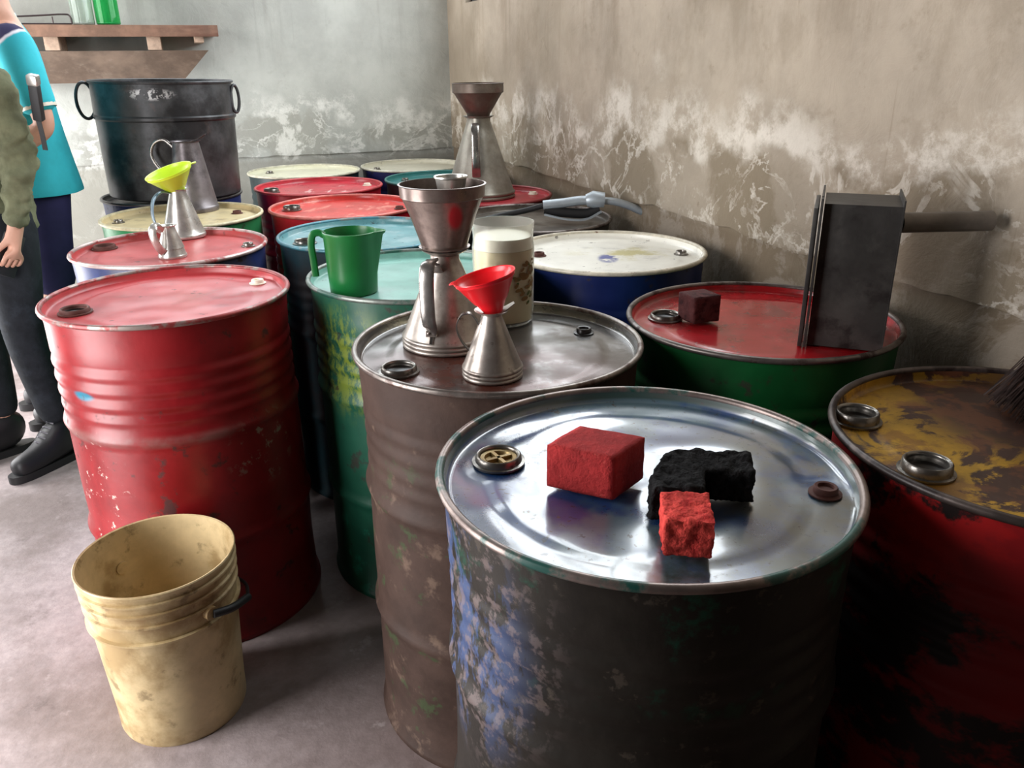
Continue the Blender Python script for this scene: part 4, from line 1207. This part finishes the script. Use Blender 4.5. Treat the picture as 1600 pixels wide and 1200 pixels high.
    for sd in ('l', 'r'):
        an, to, kn = J['an' + sd], J['to' + sd], J['kn' + sd]
        dx = Vector((to[0] - an[0], to[1] - an[1], 0)).normalized()
        heel = Vector(an) - dx * 0.055 * k
        g = Sk()
        q = g.add((an[0], an[1], 0.19 * k), 0.056 * k)
        q1 = g.add((an[0], an[1], 0.10 * k), 0.053 * k, q)
        g.add((heel.x, heel.y, 0.052 * k), 0.046 * k, q1)
        g.chain(q1, [(lerp(an, to, 0.5)[:2] + (0.066 * k,), 0.054 * k), (to[:2] + (0.050 * k,), 0.048 * k), ((to[0] + dx.x * 0.05, to[1] + dx.y * 0.05, 0.044 * k), 0.042 * k)])
        bo = skin('boot', g.v, g.e, g.r, boot_m, t)
        bm = bmesh.new()
        side = Vector((-dx.y, dx.x, 0))
        o0, o1 = heel - dx * 0.034 * k, Vector((to[0], to[1], 0)) + dx * 0.058 * k
        L = (o1 - o0).length
        ring = []
        for i in range(24):
            a = 2 * PI * i / 24
            ca, sa = math.cos(a), math.sin(a)
            w = 0.042 + 0.005 * ca
            px = math.copysign(abs(ca) ** 0.6, ca) * L / 2
            ring.append(o0 + dx * (L / 2 + px) + side * math.copysign(abs(sa) ** 0.8, sa) * w * k)
        lo = [bm.verts.new((p.x, p.y, 0.001)) for p in ring]
        hi = [bm.verts.new((p.x, p.y, 0.030 * k)) for p in ring]
        bm.faces.new(lo[::-1]); bm.faces.new(hi)
        for i in range(24):
            bm.faces.new((lo[i], lo[(i + 1) % 24], hi[(i + 1) % 24], hi[i]))
        build('sole', bm, m_rub, bo, sharp=40)
        bm = bmesh.new()
        for q_ in range(5):
            c = Vector((an[0], an[1], 0)) + dx * (0.050 + 0.015 * q_) * k + Vector((0, 0, (0.172 - 0.015 * q_) * k))
            sweep(bm, [c - side * 0.022 * k, c + dx * 0.010 + Vector((0, 0, 0.010)), c + side * 0.022 * k], circ(0.003, 6))
        o = build('laces', bm, m_lace, bo); o['kind'] = 'stuff'
    return t, top

m_lace = mat('grey_bootlace', S(120, 120, 126), 0.7)
m_skin = mat('warm_skin', S(196, 148, 126), 0.55, 0, var=0.06, vscale=12)
m_hair = mat('dark_hair', S(40, 32, 28), 0.6, 0, var=0.2, vscale=50)
m_olive = mat('olive_jacket', S(104, 106, 82), 0.85, 0, layers=[dict(col=S(78, 80, 60), scale=9, lo=0.48, hi=0.64, amount=0.5)], vscale=10, bump=(60, 0.2), spec=0.2)
m_jeans = mat('black_jeans', S(34, 37, 42), 0.85, 0, layers=[dict(col=S(52, 58, 66), scale=12, lo=0.5, hi=0.68, amount=0.5)], vscale=20, bump=(50, 0.2), spec=0.2)
m_boot = mat('black_boot_leather', S(22, 22, 26), 0.5, 0, var=0.1)
m_navyc = mat('navy_shorts_cloth', S(40, 38, 72), 0.85, 0, var=0.1, vscale=14, spec=0.2)
m_polo = mat('turquoise_polo', S(54, 176, 190), 0.8, 0, layers=[
    dict(col=S(226, 222, 232), solid=1.0, at=((-0.11, 0.09, 1.585), (0.160, 0.185, 0.180)), soft=0.05),
    dict(col=S(62, 60, 92), solid=1.0, at=((-0.11, 0.09, 1.585), (0.15, 0.175, 0.170)), soft=0.05)], var=0.07, vscale=10, spec=0.2)

th1 = math.radians(150) + YAW
pO = F(-1.82, 2.87)
J1 = dict(shl=(-0.185, -0.005, 1.375), ell=(-0.215, -0.03, 1.125), wrl=(-0.205, 0.035, 0.895), shr=(0.185, -0.005, 1.375), elr=(0.235, -0.03, 1.11), wrr=(0.16, 0.14, 1.02),
          knl=(-0.10, 0.035, 0.50), anl=(-0.115, -0.02, 0.085), tol=(-0.13, 0.155, 0.03), knr=(0.11, 0.06, 0.50), anr=(0.13, 0.06, 0.085), tor=(0.17, 0.235, 0.03))
personA, jackA = person('person in olive jacket, black jeans and laced boots holding a dark phone', (pO[0], pO[1], 0), th1, 1.70, J1, m_skin, m_hair, m_olive, m_jeans, m_boot, 'long', 'ankle', 0.006, 'l')
th2 = math.radians(127) + YAW
pP = F(-1.90, 3.33)
J2 = dict(shl=(-0.19, 0.0, 1.50), ell=(-0.245, -0.05, 1.195), wrl=(-0.18, 0.20, 1.06), shr=(0.19, 0.0, 1.50), elr=(0.235, 0.0, 1.205), wrr=(0.20, 0.16, 1.02),
          knl=(-0.105, 0.03, 0.51), anl=(-0.11, -0.02, 0.085), tol=(-0.13, 0.16, 0.03), knr=(0.105, 0.03, 0.51), anr=(0.11, -0.02, 0.085), tor=(0.13, 0.16, 0.03))
personB, poloB = person('person in turquoise polo shirt and navy shorts behind the olive jacket', (pP[0], pP[1], 0), th2, 1.86, J2, m_skin, m_hair, m_polo, m_navyc, m_boot, 'short', 'knee', 0.004, None)
# white hem stripe on the polo sleeves
for sd in ('l', 'r'):
    sh, el = Vector(J2['sh' + sd]), Vector(J2['el' + sd])
    bm = bmesh.new()
    d = (el - sh)
    sweep(bm, [sh + d * 0.745, sh + d * 0.785], circ(0.0615, 24), cap=False)
    build('sleeve_stripe', bm, m_capwhite, personB)
# phone in the hand of the person in the jacket
R1 = Matrix.Rotation(th1, 4, 'Z')
wr, el = Vector(J1['wrl']), Vector(J1['ell'])
d = (wr - el).normalized()
hp_ = R1 @ (wr + d * 0.085 + Vector((0.026, 0.0, 0.0)))
bm = bmesh.new()
box(bm, (0, 0, 0), (0.009, 0.072, 0.145))
bev(bm, 0.003)
o = build('phone', bm, m_rub, None, sharp=40)
o.location = (pO[0] + hp_.x, pO[1] + hp_.y, hp_.z); o.rotation_euler = (0.5, 0.0, th1)
tag(o, 'dark phone held at hip level by the person in the olive jacket', 'phone')
# recorder hanging on a strap from the shoulder
t = thing('hand_recorder', 'black and silver hand device hanging behind the olive jacket shoulder', 'recorder', F3(-1.535, 2.80, 1.245), (0.25, 0.2, YAW))
bm = bmesh.new(); box(bm, (0, 0, 0.055), (0.030, 0.026, 0.115)); bev(bm, 0.005); build('case', bm, m_rub, t, sharp=40)
bm = bmesh.new(); box(bm, (0, 0, 0.128), (0.034, 0.030, 0.034)); bev(bm, 0.007); build('silver_head', bm, m_tin, t, sharp=40)
bm = bmesh.new(); sweep(bm, spline([(-0.004, 0, 0.0), (0.004, -0.004, -0.05), (0.008, -0.006, -0.10)], 6), rect(0.003, 0.016), up=(0, 1, 0)); build('wrist_strap', bm, m_rub, t, sharp=40)
